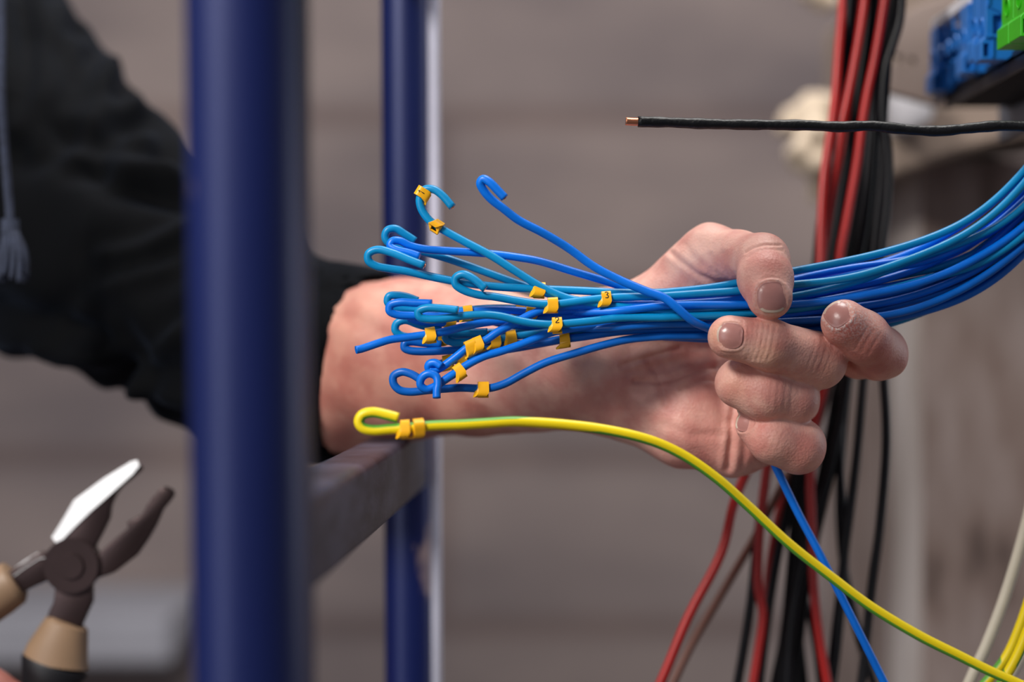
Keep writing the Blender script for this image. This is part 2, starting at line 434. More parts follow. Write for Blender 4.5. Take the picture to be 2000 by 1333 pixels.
# right pier: side face coloured paler to paint in its light, dark weathered front
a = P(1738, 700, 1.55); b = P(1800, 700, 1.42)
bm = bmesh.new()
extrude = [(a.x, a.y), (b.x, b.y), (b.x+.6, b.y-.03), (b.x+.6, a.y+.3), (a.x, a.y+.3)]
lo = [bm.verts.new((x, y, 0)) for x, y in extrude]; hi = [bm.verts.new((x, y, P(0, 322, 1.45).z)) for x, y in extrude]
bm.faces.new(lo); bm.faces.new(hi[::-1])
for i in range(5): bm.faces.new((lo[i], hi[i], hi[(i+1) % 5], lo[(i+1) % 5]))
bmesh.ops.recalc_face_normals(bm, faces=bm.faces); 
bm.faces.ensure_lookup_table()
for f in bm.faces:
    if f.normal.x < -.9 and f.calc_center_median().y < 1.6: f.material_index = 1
o = tag(bmobj('wall_right', bm, M['post']), kind='structure'); o.data.materials.append(mk('pier_lit_side', lin(150, 137, 130), .85, scale=9, col2=lin(196, 188, 184), stretch=(1, 1, .5)))
# lintel over the pier with sloping underside
q = [P(1738, -60, 1.34), P(1738, 345, 1.34), P(1900, 290, 1.34), P(2010, 262, 1.34), P(2400, 200, 1.34), P(2400, -60, 1.34)]
bm = extrude_poly([(v.x, v.z) for v in q], 1.34, 1.62, bevel=.004)
tag(bmobj('trim_2', bm, M['ledge']), kind='structure')

# ================================================================== LADDER
lad = empty('ladder', (-.065, .8, 0)); tag(lad, 'dark blue enamelled metal ladder standing upright across the worker\'s arm', 'ladder')
def rail(cx_top, cx_bot, d, wpx, depth, z0, z1, parent, name='rail'):
    bm = bmesh.new(); a = (wpx*d*K)/2; b = depth/2; n = 40; rings = []
    xt = P(cx_top, 0, d).x; zt = P(0, 0, d).z; xb = P(cx_bot, 1333, d).x; zb = P(0, 1333, d).z
    for z in np.linspace(z0, z1, 30):
        x = xb+(xt-xb)*(z-zb)/(zt-zb)
        rings.append([bm.verts.new((x+a*math.copysign(abs(math.cos(t))**.95, math.cos(t)), d+b*math.copysign(abs(math.sin(t))**.95, math.sin(t)), z)) for t in [math.tau*i/n for i in range(n)]])
    for r0, r1 in zip(rings[:-1], rings[1:]):
        for i in range(n): bm.faces.new((r0[i], r0[(i+1) % n], r1[(i+1) % n], r1[i]))
    bm.faces.new(rings[0][::-1]); bm.faces.new(rings[-1])
    return bmobj(name, bm, M['ladder'], parent, True)
rail(474, 490, .57, 224, .031, 0, 2.2, lad)
fr = rail(792, 800, 1.06, 96, .028, 0, 2.2, lad)
# edge strip down the right side of each rail, pale far and dark near
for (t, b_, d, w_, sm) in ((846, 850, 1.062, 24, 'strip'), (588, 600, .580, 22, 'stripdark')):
    bm = bmesh.new(); n = 12
    vs = []
    xt, zt = P(t, 0, d).x, P(0, 0, d).z; xb, zb = P(b_, 1333, d).x, P(0, 1333, d).z
    s = (xt-xb)/(zt-zb); hw = w_*d*K/2
    z0, z1 = 0, 2.2
    pr = [(-hw, -.008), (hw*.6, -.008), (hw, -.006), (hw, .008), (-hw, .008)]
    lo = [bm.verts.new((xb+s*(z0-zb)+x, d+y, z0)) for x, y in pr]; hi = [bm.verts.new((xb+s*(z1-zb)+x, d+y, z1)) for x, y in pr]
    bm.faces.new(lo[::-1]); bm.faces.new(hi)
    for i in range(5): bm.faces.new((lo[i], lo[(i+1) % 5], hi[(i+1) % 5], hi[i]))
    bmesh.ops.recalc_face_normals(bm, faces=bm.faces)
    tag(bmobj('edge_strip', bm, M[sm], lad), 'edge strip down the rail side')
RZ = CZ-.0628
for kk in range(-4, 4):
    z = RZ+kk*.27
    if z < .08 or z > 2.15: continue
    bm = bmesh.new(); n0 = Vector((-.0747, .575, z-.001)); n1 = Vector((-.0553, 1.052, z+.001))
    d = n1-n0; L_ = d.length; rot = d.to_track_quat('Y', 'Z').to_matrix()
    c = (n0+n1)/2
    box(bm, c-Vector((.011, L_/2, .0155)), c+Vector((.011, L_/2, .0155)), .004, rot=rot, seg=4)
    o = bmobj('rung', bm, M['rung'], lad, True); tag(o, 'scuffed grey metal rung')

# ================================================================== PERSON
person = empty('person', (-.35, 1.25, 0))
tag(person, 'person in a black hoodie, sleeve pushed up, gripping the bundle of blue wires', 'person')

H = .0007
lo = (-.150, .780, 1.215); hi = (.190, 1.085, 1.365)
F_ = Field((-.135, .795, CZ-.072), (.178, 1.075, CZ+.066), H, far=.012)
palm = F_
fl = (0, 1, 0)
palm.chain([PR(520, 714, 1.03, 148), PR(650, 714, .998, 166), PR(800, 702, .957, 150), PR(950, 708, .927, 136), PR(1090, 712, .908, 122), PR(1180, 712, .897, 124)], .010, fl, .86)
palm.chain([PR(1180, 712, .897, 118), PR(1260, 775, .889, 84), PR(1355, 815, .880, 92), PR(1440, 842, .878, 74), PR(1515, 850, .884, 54)], .012, fl, .82)
palm.chain([PR(1180, 700, .897, 110), PR(1310, 700, .893, 86), PR(1430, 715, .893, 84), PR(1540, 700, .895, 62)], .012, fl, .78)
palm.chain([PR(1190, 680, .897, 100), PR(1300, 640, .888, 70), PR(1480, 640, .898, 55), PR(1600, 640, .899, 52)], .010, fl, .85)
# thumb: thenar mass, then MCP, IP, tip
palm.chain([PR(1215, 655, .893, 84), PR(1292, 612, .881, 74), PR(1386, 508, .866, 60)], .009)
thumb = F_.new()
thumb.chain([PR(1345, 555, .873, 62), PR(1391, 500, .864, 57), PR(1440, 500, .850, 48), PR(1490, 508, .833, 50)], .003)
thumb.chain([PR(1490, 508, .833, 51), PR(1495, 545, .823, 53), PR(1503, 580, .8175, 45)], .003, (0, 1, 0), .86)
palm.D = smin(palm.D, thumb.D, .007); del thumb
fingers = {
 'index': [[PR(1605, 645, .896, 50), PR(1680, 690, .868, 47), PR(1721, 692, .850, 49)], [PR(1719, 690, .850, 53), PR(1686, 658, .832, 49), PR(1649, 631, .825, 46)]],
 'middle': [[PR(1570, 690, .892, 52), PR(1598, 705, .862, 49), PR(1600, 707, .838, 52)], [PR(1594, 704, .837, 56), PR(1500, 673, .822, 48.5), PR(1425, 659, .820, 43)]],
 'ring': [[PR(1540, 765, .888, 52), PR(1552, 778, .860, 48), PR(1549, 779, .838, 48)], [PR(1546, 779, .839, 51), PR(1496, 767, .834, 54), PR(1446, 749, .8365, 50)]],
 'pinky': [[PR(1510, 848, .886, 48), PR(1555, 872, .862, 46), PR(1561, 874, .842, 48)], [PR(1556, 871, .842, 55), PR(1511, 856, .838, 49), PR(1476, 832, .844, 40)]],
}
for nm, chs in fingers.items():
    f = F_.new()
    for c in chs: f.chain(c, .0035)
    palm.D = smin(palm.D, f.D, .0012)
del f
V, F = palm.mesh(); del palm, F_
V = relaxm(V, F, 3)
N = vnorm(V, F)
# --- creases and bulges: (polyline px, depth limit, amp mm (+ = groove), width px)
px = topx(V); front = np.clip((-N[:, 1]-.05)/.3, 0, 1)
disp = np.zeros(len(V)); Y = V[:, 1]
def crease(pts, amp, wd, dmin=.0, dmax=.9, rim=.35):
    global disp
    m = (Y > dmin) & (Y < dmax)
    D = dist_poly(px[m], pts); g = -amp*np.exp(-(D/wd)**2)+amp*rim*np.exp(-((D-wd*2.2)/(wd*1.1))**2)
    disp[m] += g*front[m]/1000
# thumb
crease([(1305, 490), (1335, 515), (1363, 537), (1402, 553), (1437, 556)], .8, 5, .83, .885)
crease([(1385, 500), (1392, 530), (1412, 548)], .45, 5, .82, .885)
crease([(1412, 495), (1412, 520), (1424, 540)], .35, 5, .82, .885)
crease([(1340, 480), (1352, 500), (1372, 518)], .3, 6, .82, .885)
crease([(1456, 494), (1470, 485), (1490, 479), (1524, 479)], .45, 2.2, .77, .85)
crease([(1462, 503), (1480, 491), (1505, 487), (1528, 490)], .22, 2.2, .77, .85)
crease([(1486, 548), (1500, 543), (1520, 544), (1532, 552)], .3, 2, .77, .85)
# middle finger joint wrinkles
for i, x in enumerate((1471, 1480, 1490, 1499, 1511)):
    crease([(x+3, 634+i), (x+1, 655), (x-5, 685), (x-12, 702)], (.22, .36, .5, .45, .25)[i], 2.8, .77, .86)
for x in (1588, 1600, 1612, 1624):
    crease([(x+6, 665), (x, 690), (x-14, 725)], .11, 2.0, .77, .86)
crease([(1450, 628), (1452, 640), (1449, 655)], .35, 2, .77, .86)
# index
for i, x in enumerate((1678, 1690, 1704)):
    crease([(x+16, 640+i*6), (x+4, 660+i*5), (x-8, 683+i*5)], .18, 2.2, .77, .87)
# ring, pinky
for x in (1505, 1519, 1533, 1546): crease([(x+4, 745), (x, 770), (x-2, 800)], .11, 2.4, .77, .87)
for x in (1500, 1512, 1524): crease([(x+8, 845), (x, 862), (x-8, 882)], .10, 3, .77, .87)
# palm
crease([(1215, 715), (1250, 702), (1293, 692), (1330, 684)], .7, 4.5, .84)
crease([(1240, 745), (1308, 743), (1351, 729), (1400, 715)], .9, 5, .84)
crease([(1330, 760), (1362, 748), (1400, 742)], .5, 4, .84)
crease([(1262, 700), (1285, 735), (1300, 790)], .5, 6, .84)
crease([(1195, 690), (1200, 740), (1190, 800)], .15, 10, .84)
crease([(1222, 680), (1228, 740), (1222, 800)], .15, 8, .84)
crease([(1437, 780), (1432, 820), (1429, 860), (1422, 912)], 1.3, 6, .852)
crease([(1458, 850), (1456, 880), (1450, 915)], .45, 6, .852)
crease([(1472, 868), (1482, 890), (1494, 908)], .5, 5, .855)
crease([(1500, 885), (1512, 905), (1520, 920)], .4, 4, .855)
crease([(1392, 640), (1404, 700), (1412, 780), (1424, 820)], 1.4, 14, .853)
crease([(1240, 672), (1320, 668), (1400, 665)], 1.6, 16, .85)
crease([(1300, 830), (1350, 850), (1410, 850)], .35, 8, .84)
# muscle undulation
h_ = np.sin(V[:, 0]*190+V[:, 2]*90)*np.sin(V[:, 2]*160+1)*.0007+np.sin(V[:, 0]*420+V[:, 1]*300+V[:, 2]*350)*.00018
disp += h_*np.clip((Y-.83)/.03, 0, 1)
# nails: centre px, depth guess, tip direction, half width mm, half length mm, normal
nails = [
 ('thumb', (1511, 580), (.02, 0, -1), .0061, .0062, (.22, -1, .10)),
 ('middle', (1424, 656), (-1, .30, .05), .0052, .0052, (-.42, -1, .02)),
 ('index', (1636, 611), (-.55, .1, .8), .0053, .0055, (-.25, -1, .42)),
 ('pinky', (1457, 824), (-.9, .40, .25), .0040, .0046, (-.30, -1, .42)),
]
bv = BVHTree.FromPolygons([tuple(v) for v in V], [tuple(f) for f in F.tolist()])
nfr = []
for nm, (cx, cy), tdir, hw, hl, nn in nails:
    o = Vector((0, 0, CZ)); dr = (P(cx, cy, 1)-o).normalized(); h = bv.ray_cast(o, dr)
    c = h[0]; n_ = Vector(nn).normalized(); t_ = Vector(tdir); t_ = (t_-n_*t_.dot(n_)).normalized(); s_ = t_.cross(n_)
    nfr.append((nm, c, n_, t_, s_, hw, hl))
    rel = V-np.array(c); u = rel@np.array(s_)/hw; v = rel@np.array(t_)/hl; wv = rel@np.array(n_)
    ok = (np.abs(wv) < .006) & ((N@np.array(n_)) > .05)
    rr = (np.abs(u)**2.6+np.abs(v)**2.6)**(1/2.6)
    disp[ok] += np.where(rr[ok] < 1.0, -.00035, 0)+.00045*np.exp(-((rr[ok]-1.16)/.10)**2)*np.where(v[ok] > .75, .2, 1)
V = V+N*disp[:, None].astype(np.float32)
V = relaxm(V, F, 1, .35)
# --- tint
px = topx(V); tint = np.ones((len(V), 3), np.float32); dust = np.zeros(len(V), np.float32)
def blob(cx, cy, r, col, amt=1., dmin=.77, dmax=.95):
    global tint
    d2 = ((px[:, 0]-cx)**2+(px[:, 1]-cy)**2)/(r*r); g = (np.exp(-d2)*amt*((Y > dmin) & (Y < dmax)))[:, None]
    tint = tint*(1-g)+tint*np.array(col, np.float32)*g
PINK = (.93, .72, .72); RED = (.80, .55, .54); YEL = (1.0, .90, .72)
for b in [(1500, 530, 40, PINK, .6), (1470, 560, 25, PINK, .5), (1520, 610, 26, YEL, .7), (1455, 650, 18, PINK, .9), (1400, 650, 26, YEL, .8), (1470, 640, 24, PINK, .8),
          (1500, 690, 30, YEL, .6), (1560, 690, 50, PINK, .4), (1620, 720, 30, YEL, .4), (1670, 640, 40, RED, .9), (1720, 700, 50, RED, .85), (1690, 680, 40, RED, .8),
          (1640, 640, 30, RED, .6), (1440, 750, 30, YEL, .5), (1570, 780, 30, PINK, .5), (1510, 780, 30, PINK, .3), (1490, 835, 18, PINK, 1.), (1480, 870, 25, PINK, .7), (1580, 890, 50, PINK, .8),
          (1320, 780, 70, PINK, .5), (1400, 880, 70, PINK, .8), (1290, 720, 50, PINK, .4), (1230, 780, 50, PINK, .4), (1390, 540, 30, PINK, .3)]:
    blob(*b)
blob(690, 720, 260, (.64, .49, .43), .9, .9, 1.2); blob(880, 800, 160, (.80, .64, .60), .7, .86, 1.2)  # paints the forearm's shade into the skin tint, darkest near the cuff
g = np.exp(-((px[:, 0]-1665)/60)**2-((px[:, 1]-625)/40)**2)*(Y < .87); dust += g.astype(np.float32)*.55
for (nm, c, n_, t_, s_, hw, hl) in nfr:
    rel = V-np.array(c); u = rel@np.array(s_)/hw; v = rel@np.array(t_)/hl
    rr = (np.abs(u)**2.6+np.abs(v)**2.6)**(1/2.6); ok = np.linalg.norm(rel, axis=1) < .012
    ring = np.exp(-((rr-1.12)/.12)**2)*ok
    if nm in ('index',): dust += ring.astype(np.float32)*.9
    if nm == 'thumb': dust += ring.astype(np.float32)*.3
dust = np.clip(dust, 0, 1)

# --- second hand (holding the pliers, mostly below the frame) and upper arm, joined to the same body mesh
G = Field((-.36, .85, .98), (-.16, 1.08, 1.155), .0016, far=.012)
G.chain([PR(-90, 1305, .945, 42), PR(-20, 1350, .93, 42), PR(58, 1392, .932, 40)], .004)
G.chain([PR(-110, 1385, .945, 42), PR(-30, 1440, .928, 42), PR(50, 1470, .932, 38)], .004)
G.chain([PR(-110, 1470, .95, 40), PR(-30, 1520, .930, 40), PR(45, 1540, .935, 36)], .004)
G.chain([PR(-120, 1560, .955, 36), PR(-40, 1595, .935, 36), PR(30, 1605, .94, 32)], .004)
G.chain([PR(-60, 1360, .985, 55), PR(-110, 1500, .99, 70), PR(-170, 1620, 1.0, 80)], .010)
V2, F2 = G.mesh()
G = Field((-.70, .98, .95), (-.08, 1.46, 1.62), .006, far=.03)
G.chain([(Vector((-.255, 1.0, 1.04)), .036), (Vector((-.34, 1.08, 1.02)), .040), (Vector((-.46, 1.22, 1.02)), .048), (Vector((-.54, 1.26, 1.20)), .050), (Vector((-.46, 1.30, 1.42)), .06)], .02)
G.chain([(P(560, 712, 1.02), .034), (P(430, 680, 1.05), .030), (P(260, 560, 1.10), .034), (P(40, 330, 1.17), .058), (Vector((-.40, 1.28, 1.42)), .08)], .02)
G.chain([(Vector((-.44, 1.30, 1.42)), .07), (Vector((-.53, 1.30, 1.20)), .085), (Vector((-.56, 1.30, 1.0)), .10)], .03)
V3, F3 = G.mesh(); del G
nv = len(V); F = np.concatenate([F, F2+nv, F3+nv+len(V2)]); V = np.concatenate([V, V2, V3])
tint = np.concatenate([tint, np.tile(np.array([[.46, .30, .29]], np.float32), (len(V2), 1)), np.tile(np.array([[.8, .62, .58]], np.float32), (len(V3), 1))])  # dark tint paints in the shade on the second hand
dust = np.concatenate([dust, np.zeros(len(V2)+len(V3), np.float32)])
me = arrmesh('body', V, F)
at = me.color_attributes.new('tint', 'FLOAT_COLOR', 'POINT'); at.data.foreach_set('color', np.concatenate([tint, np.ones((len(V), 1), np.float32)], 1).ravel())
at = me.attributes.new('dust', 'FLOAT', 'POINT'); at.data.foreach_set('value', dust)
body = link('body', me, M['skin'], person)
handbv = BVHTree.FromPolygons([tuple(v) for v in V[:nv]], [tuple(f) for f in F[(F < nv).all(1)].tolist()])
# --- nails
for (nm, c, n_, t_, s_, hw, hl) in nfr:
    bm = bmesh.new(); n = 26; g = {}
    for i in range(-n, n+1):
        for j in range(-n, n+1):
            u, v = i/n, j/n
            rr = (abs(u)**2.8+abs(v)**2.8)**(1/2.8); mxa = max(abs(u), abs(v), 1e-6)
            sc = mxa/max(rr, 1e-6); uu, vv = u*sc, v*sc
            p = c+s_*(uu*hw*1.02)+t_*(vv*hl*1.02)
            h = handbv.ray_cast(p+n_*.012, -n_, .03)
            base = c-n_*(.0011*(uu*uu)*hw/.006+.0004*vv*vv)
            off = (h[0]-c).dot(n_) if h[0] is not None else -.002
            target = -.0017*uu*uu*(hw/.006)-.0005*vv*vv
            off = .55*max(off, -.004)+.45*target+.00022*(1-rr**4*.6)
            g[i, j] = bm.verts.new(c+s_*(uu*hw*1.02)+t_*(vv*hl*1.02)+n_*off)
    for i in range(-n, n):
        for j in range(-n, n):
            f = bm.faces.new((g[i, j], g[i+1, j], g[i+1, j+1], g[i, j+1])); f.material_index = 1 if (j+.5)/n > .86 else 0
    bmesh.ops.recalc_face_normals(bm, faces=bm.faces)
    if sum((f.normal.dot(n_) for f in bm.faces)) < 0: bmesh.ops.reverse_faces(bm, faces=bm.faces)
    r = bmesh.ops.solidify(bm, geom=bm.faces[:], thickness=.0004)
    o = bmobj('fingernail', bm, M['nail'], person, False); o.data.shade_smooth(); o.data.materials.append(M['nailtip'])

# --- hoodie
hf = Field((-.74, .93, .93), (-.05, 1.50, 1.66), .0038, far=.03)
hf.chain([PR(-150, 180, 1.20, 360), PR(-20, 300, 1.16, 300), PR(120, 400, 1.12, 252), PR(262, 520, 1.085, 232), PR(400, 610, 1.055, 215), PR(500, 675, 1.03, 190)], .025, (0, 1, 0), .74)
hf.chain([PR(490, 680, 1.03, 184), PR(560, 700, 1.015, 184), PR(660, 713, 1.0, 178), PR(770, 713, .975, 174)], .02, (0, 1, 0), .98)
hf.chain([(Vector((-.44, 1.28, 1.50)), .10), (Vector((-.52, 1.30, 1.28)), .12), (Vector((-.56, 1.32, .90)), .15)], .05)
hf.chain([(Vector((-.54, 1.28, 1.42)), .08), (Vector((-.56, 1.25, 1.18)), .070), (Vector((-.50, 1.20, 1.02)), .062), (Vector((-.36, 1.08, 1.00)), .054), (Vector((-.31, 1.03, 1.00)), .050)], .03)
rolls = [
 ([(70, -20, 1.0), (95, 70, .995), (80, 170, 1.0), (30, 270, 1.02)], 16), ([(120, 10, 1.02), (135, 100, 1.01), (105, 190, 1.01), (60, 290, 1.02)], 15),
 ([(160, 80, 1.06), (165, 150, 1.04), (130, 220, 1.03)], 14), ([(10, -10, .98), (20, 120, .98), (15, 250, .99)], 15),
 ([(215, 130, 1.08), (200, 190, 1.05), (165, 235, 1.03)], 20), ([(262, 195, 1.09), (228, 215, 1.06), (185, 260, 1.03), (150, 300, 1.02)], 17),
 ([(292, 262, 1.08), (245, 268, 1.05), (200, 300, 1.02)], 17), ([(345, 335, 1.07), (290, 318, 1.04), (235, 325, 1.01)], 22),
 ([(375, 370, 1.05), (330, 350, 1.03), (290, 345, 1.0)], 14),
 ([(85, 668, 1.06), (140, 610, 1.03), (190, 570, 1.01), (250, 545, .99), (330, 520, .98)], 11), ([(150, 620, 1.04), (210, 640, 1.02), (260, 730, 1.02), (285, 775, 1.04)], 13),
 ([(190, 500, 1.02), (260, 490, 1.0), (340, 450, .99), (420, 420, .98)], 12), ([(250, 770, 1.05), (300, 700, 1.0), (350, 640, .98)], 13),
 ([(0, 650, 1.08), (60, 668, 1.07), (130, 690, 1.07), (200, 700, 1.06)], 22), ([(270, 760, 1.05), (330, 770, 1.05), (400, 790, 1.04)], 20),
 ([(585, 500, 1.03), (612, 525, 1.02), (640, 545, 1.0)], 9), ([(520, 470, 1.04), (560, 500, 1.04), (600, 520, 1.03)], 9),
]
# hollow the cuff and cut it open
sl, X = hf.sub((-.14, .93, 1.15), (-.05, 1.2, 1.45))
fa = np.array(P(520, 700, 1.035)); fb = np.array(P(840, 714, .965)); ab = fb-fa
t = np.clip(((X-fa)@ab)/(ab@ab), -.2, 1.2); v = X-fa-t[..., None]*ab; v[..., 1] /= .93
inner = np.sqrt((v*v).sum(-1))-.0435
inner = np.maximum(inner, -(((X-fa)@ab)/np.linalg.norm(ab)-.010))
hf.D[sl] = np.maximum(hf.D[sl], -inner)
# opening plane through near rim (612,700), top (715,540), bottom (640,885)
p1 = np.array(P(630, 730, .944)); p2 = np.array(P(752, 538, .978)); p3 = np.array(P(648, 888, .985))
nn = np.cross(p2-p1, p3-p1); nn /= np.linalg.norm(nn)
if nn[0] < 0: nn = -nn
pl = ((X-p1)@nn).astype(np.float32)
hf.D[sl] = np.maximum(hf.D[sl], pl)
Vh, Fh = hf.mesh(); del hf
Vh = relaxm(Vh, Fh, 3); Nh = vnorm(Vh, Fh)
nz = np.sin(Vh[:, 0]*75+Vh[:, 2]*55+np.sin(Vh[:, 1]*40)*2)*.0014+np.sin(Vh[:, 0]*160-Vh[:, 2]*120+Vh[:, 1]*90)*.0006
pxh = topx(Vh); fr_ = np.clip((-Nh[:, 1]+.55)/.6, 0, 1)
for pts, r in rolls:
    D = dist_poly(pxh, [p[:2] for p in pts]); ok = (Vh[:, 1] < 1.2)
    wv = np.exp(-(D/(r*.95))**2)-.75*np.exp(-((D-r*2.1)/(r*.9))**2)
    nz = nz+np.where(ok, wv*fr_*r*.00052, 0)
Vh = Vh+Nh*nz[:, None].astype(np.float32)
Vh = relaxm(Vh, Fh, 7)
ho = link('hoodie', arrmesh('hoodie', Vh, Fh), M['hoodie'], person)
# drawstring and tassel
ds, _ = tube('drawstring', [P(2, -40, .965), P(4, 60, .963), P(3, 180, .962), P(10, 300, .968), P(18, 400, .972), P(20, 432, .972)], .0021, M['cord'], person, step=.004)
bm = bmesh.new(); cyl(bm, P(20, 428, .972), P(20, 456, .972), .0042, 20, .0046)
bmobj('knot', bm, M['cord'], ds, True)
for i in range(12):
    a = i/12*math.tau; dx, dy = math.cos(a), math.sin(a)
    tube('tassel_strand', [P(20+dx*12, 452, .972+dy*.003), P(22+dx*24+4, 495, .972+dy*.006), P(18+dx*30+4, 545+8*math.sin(i*2.1), .972+dy*.007)], .0013, M['cord'], ds, seg=8, step=.004)

# ================================================================== WIRES
R0 = .00170
xs = np.array([1280, 1440, 1560, 1640, 1720, 1800, 1880, 1940, 2000, 2080, 2160], float)
ytop = np.array([575, 562, 536, 522, 506, 484, 452, 414, 357, 250, 110], float)
ybot = np.array([656, 656, 652, 645, 630, 610, 582, 552, 510, 428, 320], float)
ydep = np.array([.838, .8415, .8425, .842, .843, .845, .848, .851, .855, .862, .870])
# name: material, left path, rank left, rank right, depth offset left (m), depth offset (bundle, m), label
W = []
def wire(mat, pts, ul, ur, dl, db, label, clips=(), tipcore=False, name='blue_wire'):
    W.append(dict(mat=mat, pts=pts, ul=ul, ur=ur, dl=dl, db=db, label=label, clips=clips, core=tipcore, name=name))
wire('teal', [(884, 405), (864, 382), (846, 370), (829, 371), (820, 388), (823, 408), (838, 430), (860, 446), (905, 471), (960, 500), (1010, 532), (1060, 562), (1110, 583), (1200, 598)], .42, .30, .832, -.006,
     'teal wire with wide open hook and two yellow clips, highest clipped wire at left', [(826, 379, -.2, '1'), (859, 436, 1.2, None)], True)
wire('teal', [(811, 471), (791, 458), (772, 447), (757, 450), (752, 462), (758, 474), (780, 485), (815, 490), (856, 500), (905, 516), (960, 536), (1010, 554), (1060, 571), (1130, 592), (1210, 606)], .50, .45, .838, .004,
     'teal wire whose hook rises just above and behind the small closed royal blue hook', [])
wire('blue', [(820, 501), (798, 494), (774, 488), (762, 480), (767, 471), (781, 471), (800, 480), (830, 487), (867, 490), (944, 495), (1010, 503), (1054, 511), (1120, 531), (1180, 549), (1240, 568)], .12, .10, .830, .003,
     'royal blue wire with small closed hook, running almost level under the highest crossing wires')
wire('teal', [(829, 519), (800, 508), (765, 494), (737, 488), (720, 496), (720, 510), (735, 520), (760, 525), (794, 530), (834, 539), (878, 548), (900, 552), (955, 559), (1010, 563), (1054, 565), (1128, 568), (1216, 572)], .0, -.12, .826, -.004,
     'teal wire with the long narrow hook farthest left of the upper ends, one yellow clip', [(1057, 569, .35, None)], True)
wire('teal', [(948, 565), (925, 545), (904, 536), (890, 543), (890, 556), (905, 567), (933, 576), (966, 580), (1010, 588), (1054, 594), (1087, 594), (1150, 586), (1203, 581)], .06, .16, .827, -.009,
     'teal wire carrying two upright yellow clips in the middle of the fan', [(1081, 598, .15, None), (1185, 590, .25, '3')])
wire('teal', [(816, 588), (795, 580), (775, 577), (760, 579), (757, 590), (768, 600), (800, 606), (850, 607), (900, 607), (950, 603), (1000, 603), (1060, 610), (1200, 620)], .62, .55, .838, .006,
     'pale teal wire with small looped hook showing just above a royal blue loop', [(858, 607, .0, None), (1018, 607, .1, None)])
wire('blue', [(844, 593), (810, 592), (780, 591), (762, 597), (761, 608), (775, 615), (812, 617), (860, 616), (905, 611), (950, 606), (990, 606), (1040, 609), (1120, 606), (1200, 606)], .35, .40, .831, .0,
     'royal blue wire with flattened loop, lying directly under the pale teal loop', [(917, 611, .1, None), (1038, 607, .2, None)])
wire('teal', [(895, 606), (865, 603), (833, 602), (817, 609), (820, 620), (840, 624), (865, 623), (900, 618), (944, 615), (977, 618), (1010, 626), (1043, 632), (1080, 634), (1120, 631), (1160, 627), (1216, 621)], .55, .62, .823, -.008,
     'teal wire in front with narrow loop and yellow clip printed 2', [(1087, 637, .5, '2')])
wire('teal', [(862, 644), (840, 640), (816, 634), (792, 626), (775, 632), (772, 645), (782, 655), (810, 660), (850, 660), (900, 655), (960, 650), (1050, 648), (1200, 640)], .75, .70, .842, .008,
     'bright teal wire with wide round hook crossed by the straight blue wire', [(862, 655, .0, '2')])
wire('blue', [(695, 684), (705, 682), (735, 672), (761, 664), (790, 660), (834, 654), (867, 648), (900, 640), (944, 631), (988, 626), (1040, 622), (1120, 618), (1200, 612)], .45, .50, .826, .001,
     'blue wire reaching farthest left with a straight thin end and one yellow clip', [(842, 658, .3, None)])
wire('blue', [(876, 633), (850, 630), (815, 627), (800, 620), (812, 613), (850, 618), (883, 622), (930, 622), (990, 634), (1060, 640), (1140, 638), (1210, 634)], .66, .74, .840, .009,
     'dark blue wire tucked beneath the flattened loops at middle left, one yellow clip', [(884, 627, .1, None)])
wire('teal', [(952, 649), (920, 650), (890, 650), (872, 653), (872, 663), (885, 669), (905, 669), (940, 666), (975, 663), (1005, 657), (1040, 653), (1080, 648), (1140, 644), (1200, 640)], .80, .80, .836, .004,
     'bright cyan wire with short square hook and bare cut end in the middle', [(968, 666, .1, None), (996, 659, .1, None)], True)
wire('dblue', [(862, 673), (830, 671), (803, 668), (791, 671), (790, 680), (800, 685), (823, 687), (889, 684), (955, 677), (999, 673), (1054, 671), (1087, 665), (1140, 658), (1210, 648)], .88, .90, .840, .0,
     'dark blue wire with long level hook running below the straight blue wire', [(1100, 668, .1, None)])
wire('blue', [(862, 716), (850, 709), (838, 712), (837, 720), (848, 724), (862, 718), (878, 707), (900, 690), (911, 681), (926, 674), (948, 665), (970, 650), (988, 640), (1010, 629), (1032, 617), (1065, 604), (1110, 598), (1200, 596)], .30, .25, .825, -.005,
     'blue wire with small curled end and two adjoining yellow clips on a steep diagonal', [(919, 679, -.1, None), (934, 671, .3, None)])
wire('blue', [(853, 778), (853, 765), (855, 750), (852, 736), (838, 730), (824, 738), (821, 752), (832, 761), (850, 755), (865, 745), (880, 735), (893, 727), (911, 714), (944, 697), (977, 687), (1010, 676), (1043, 663), (1076, 650), (1140, 638), (1210, 630)], .70, .66, .820, -.003,
     'blue wire curled into a small ring with its cut end pointing down', [(896, 727, .2, None)])
wire('dblue', [(824, 744), (805, 732), (785, 727), (769, 735), (769, 750), (780, 762), (800, 766), (834, 763), (867, 760), (900, 758), (933, 759), (960, 758), (988, 749), (1021, 731), (1065, 709), (1128, 689), (1180, 674), (1230, 663)], 1.0, .96, .829, -.002,
     'blue wire with large oval hook, lowest of the blue hooks, with one yellow clip', [(944, 763, .25, None)])
wire('dblue', [(858, 712), (875, 706), (905, 702), (950, 690), (1010, 680), (1076, 668), (1150, 655), (1220, 645)], .93, .85, .842, .006,
     'dark blue wire behind the curled ends at lower left with yellow clips mostly hidden', [(873, 706, .0, None), (903, 703, .0, None)])
fl_label = 'blue wire packed inside the held bundle, its cut end hidden behind other wires'
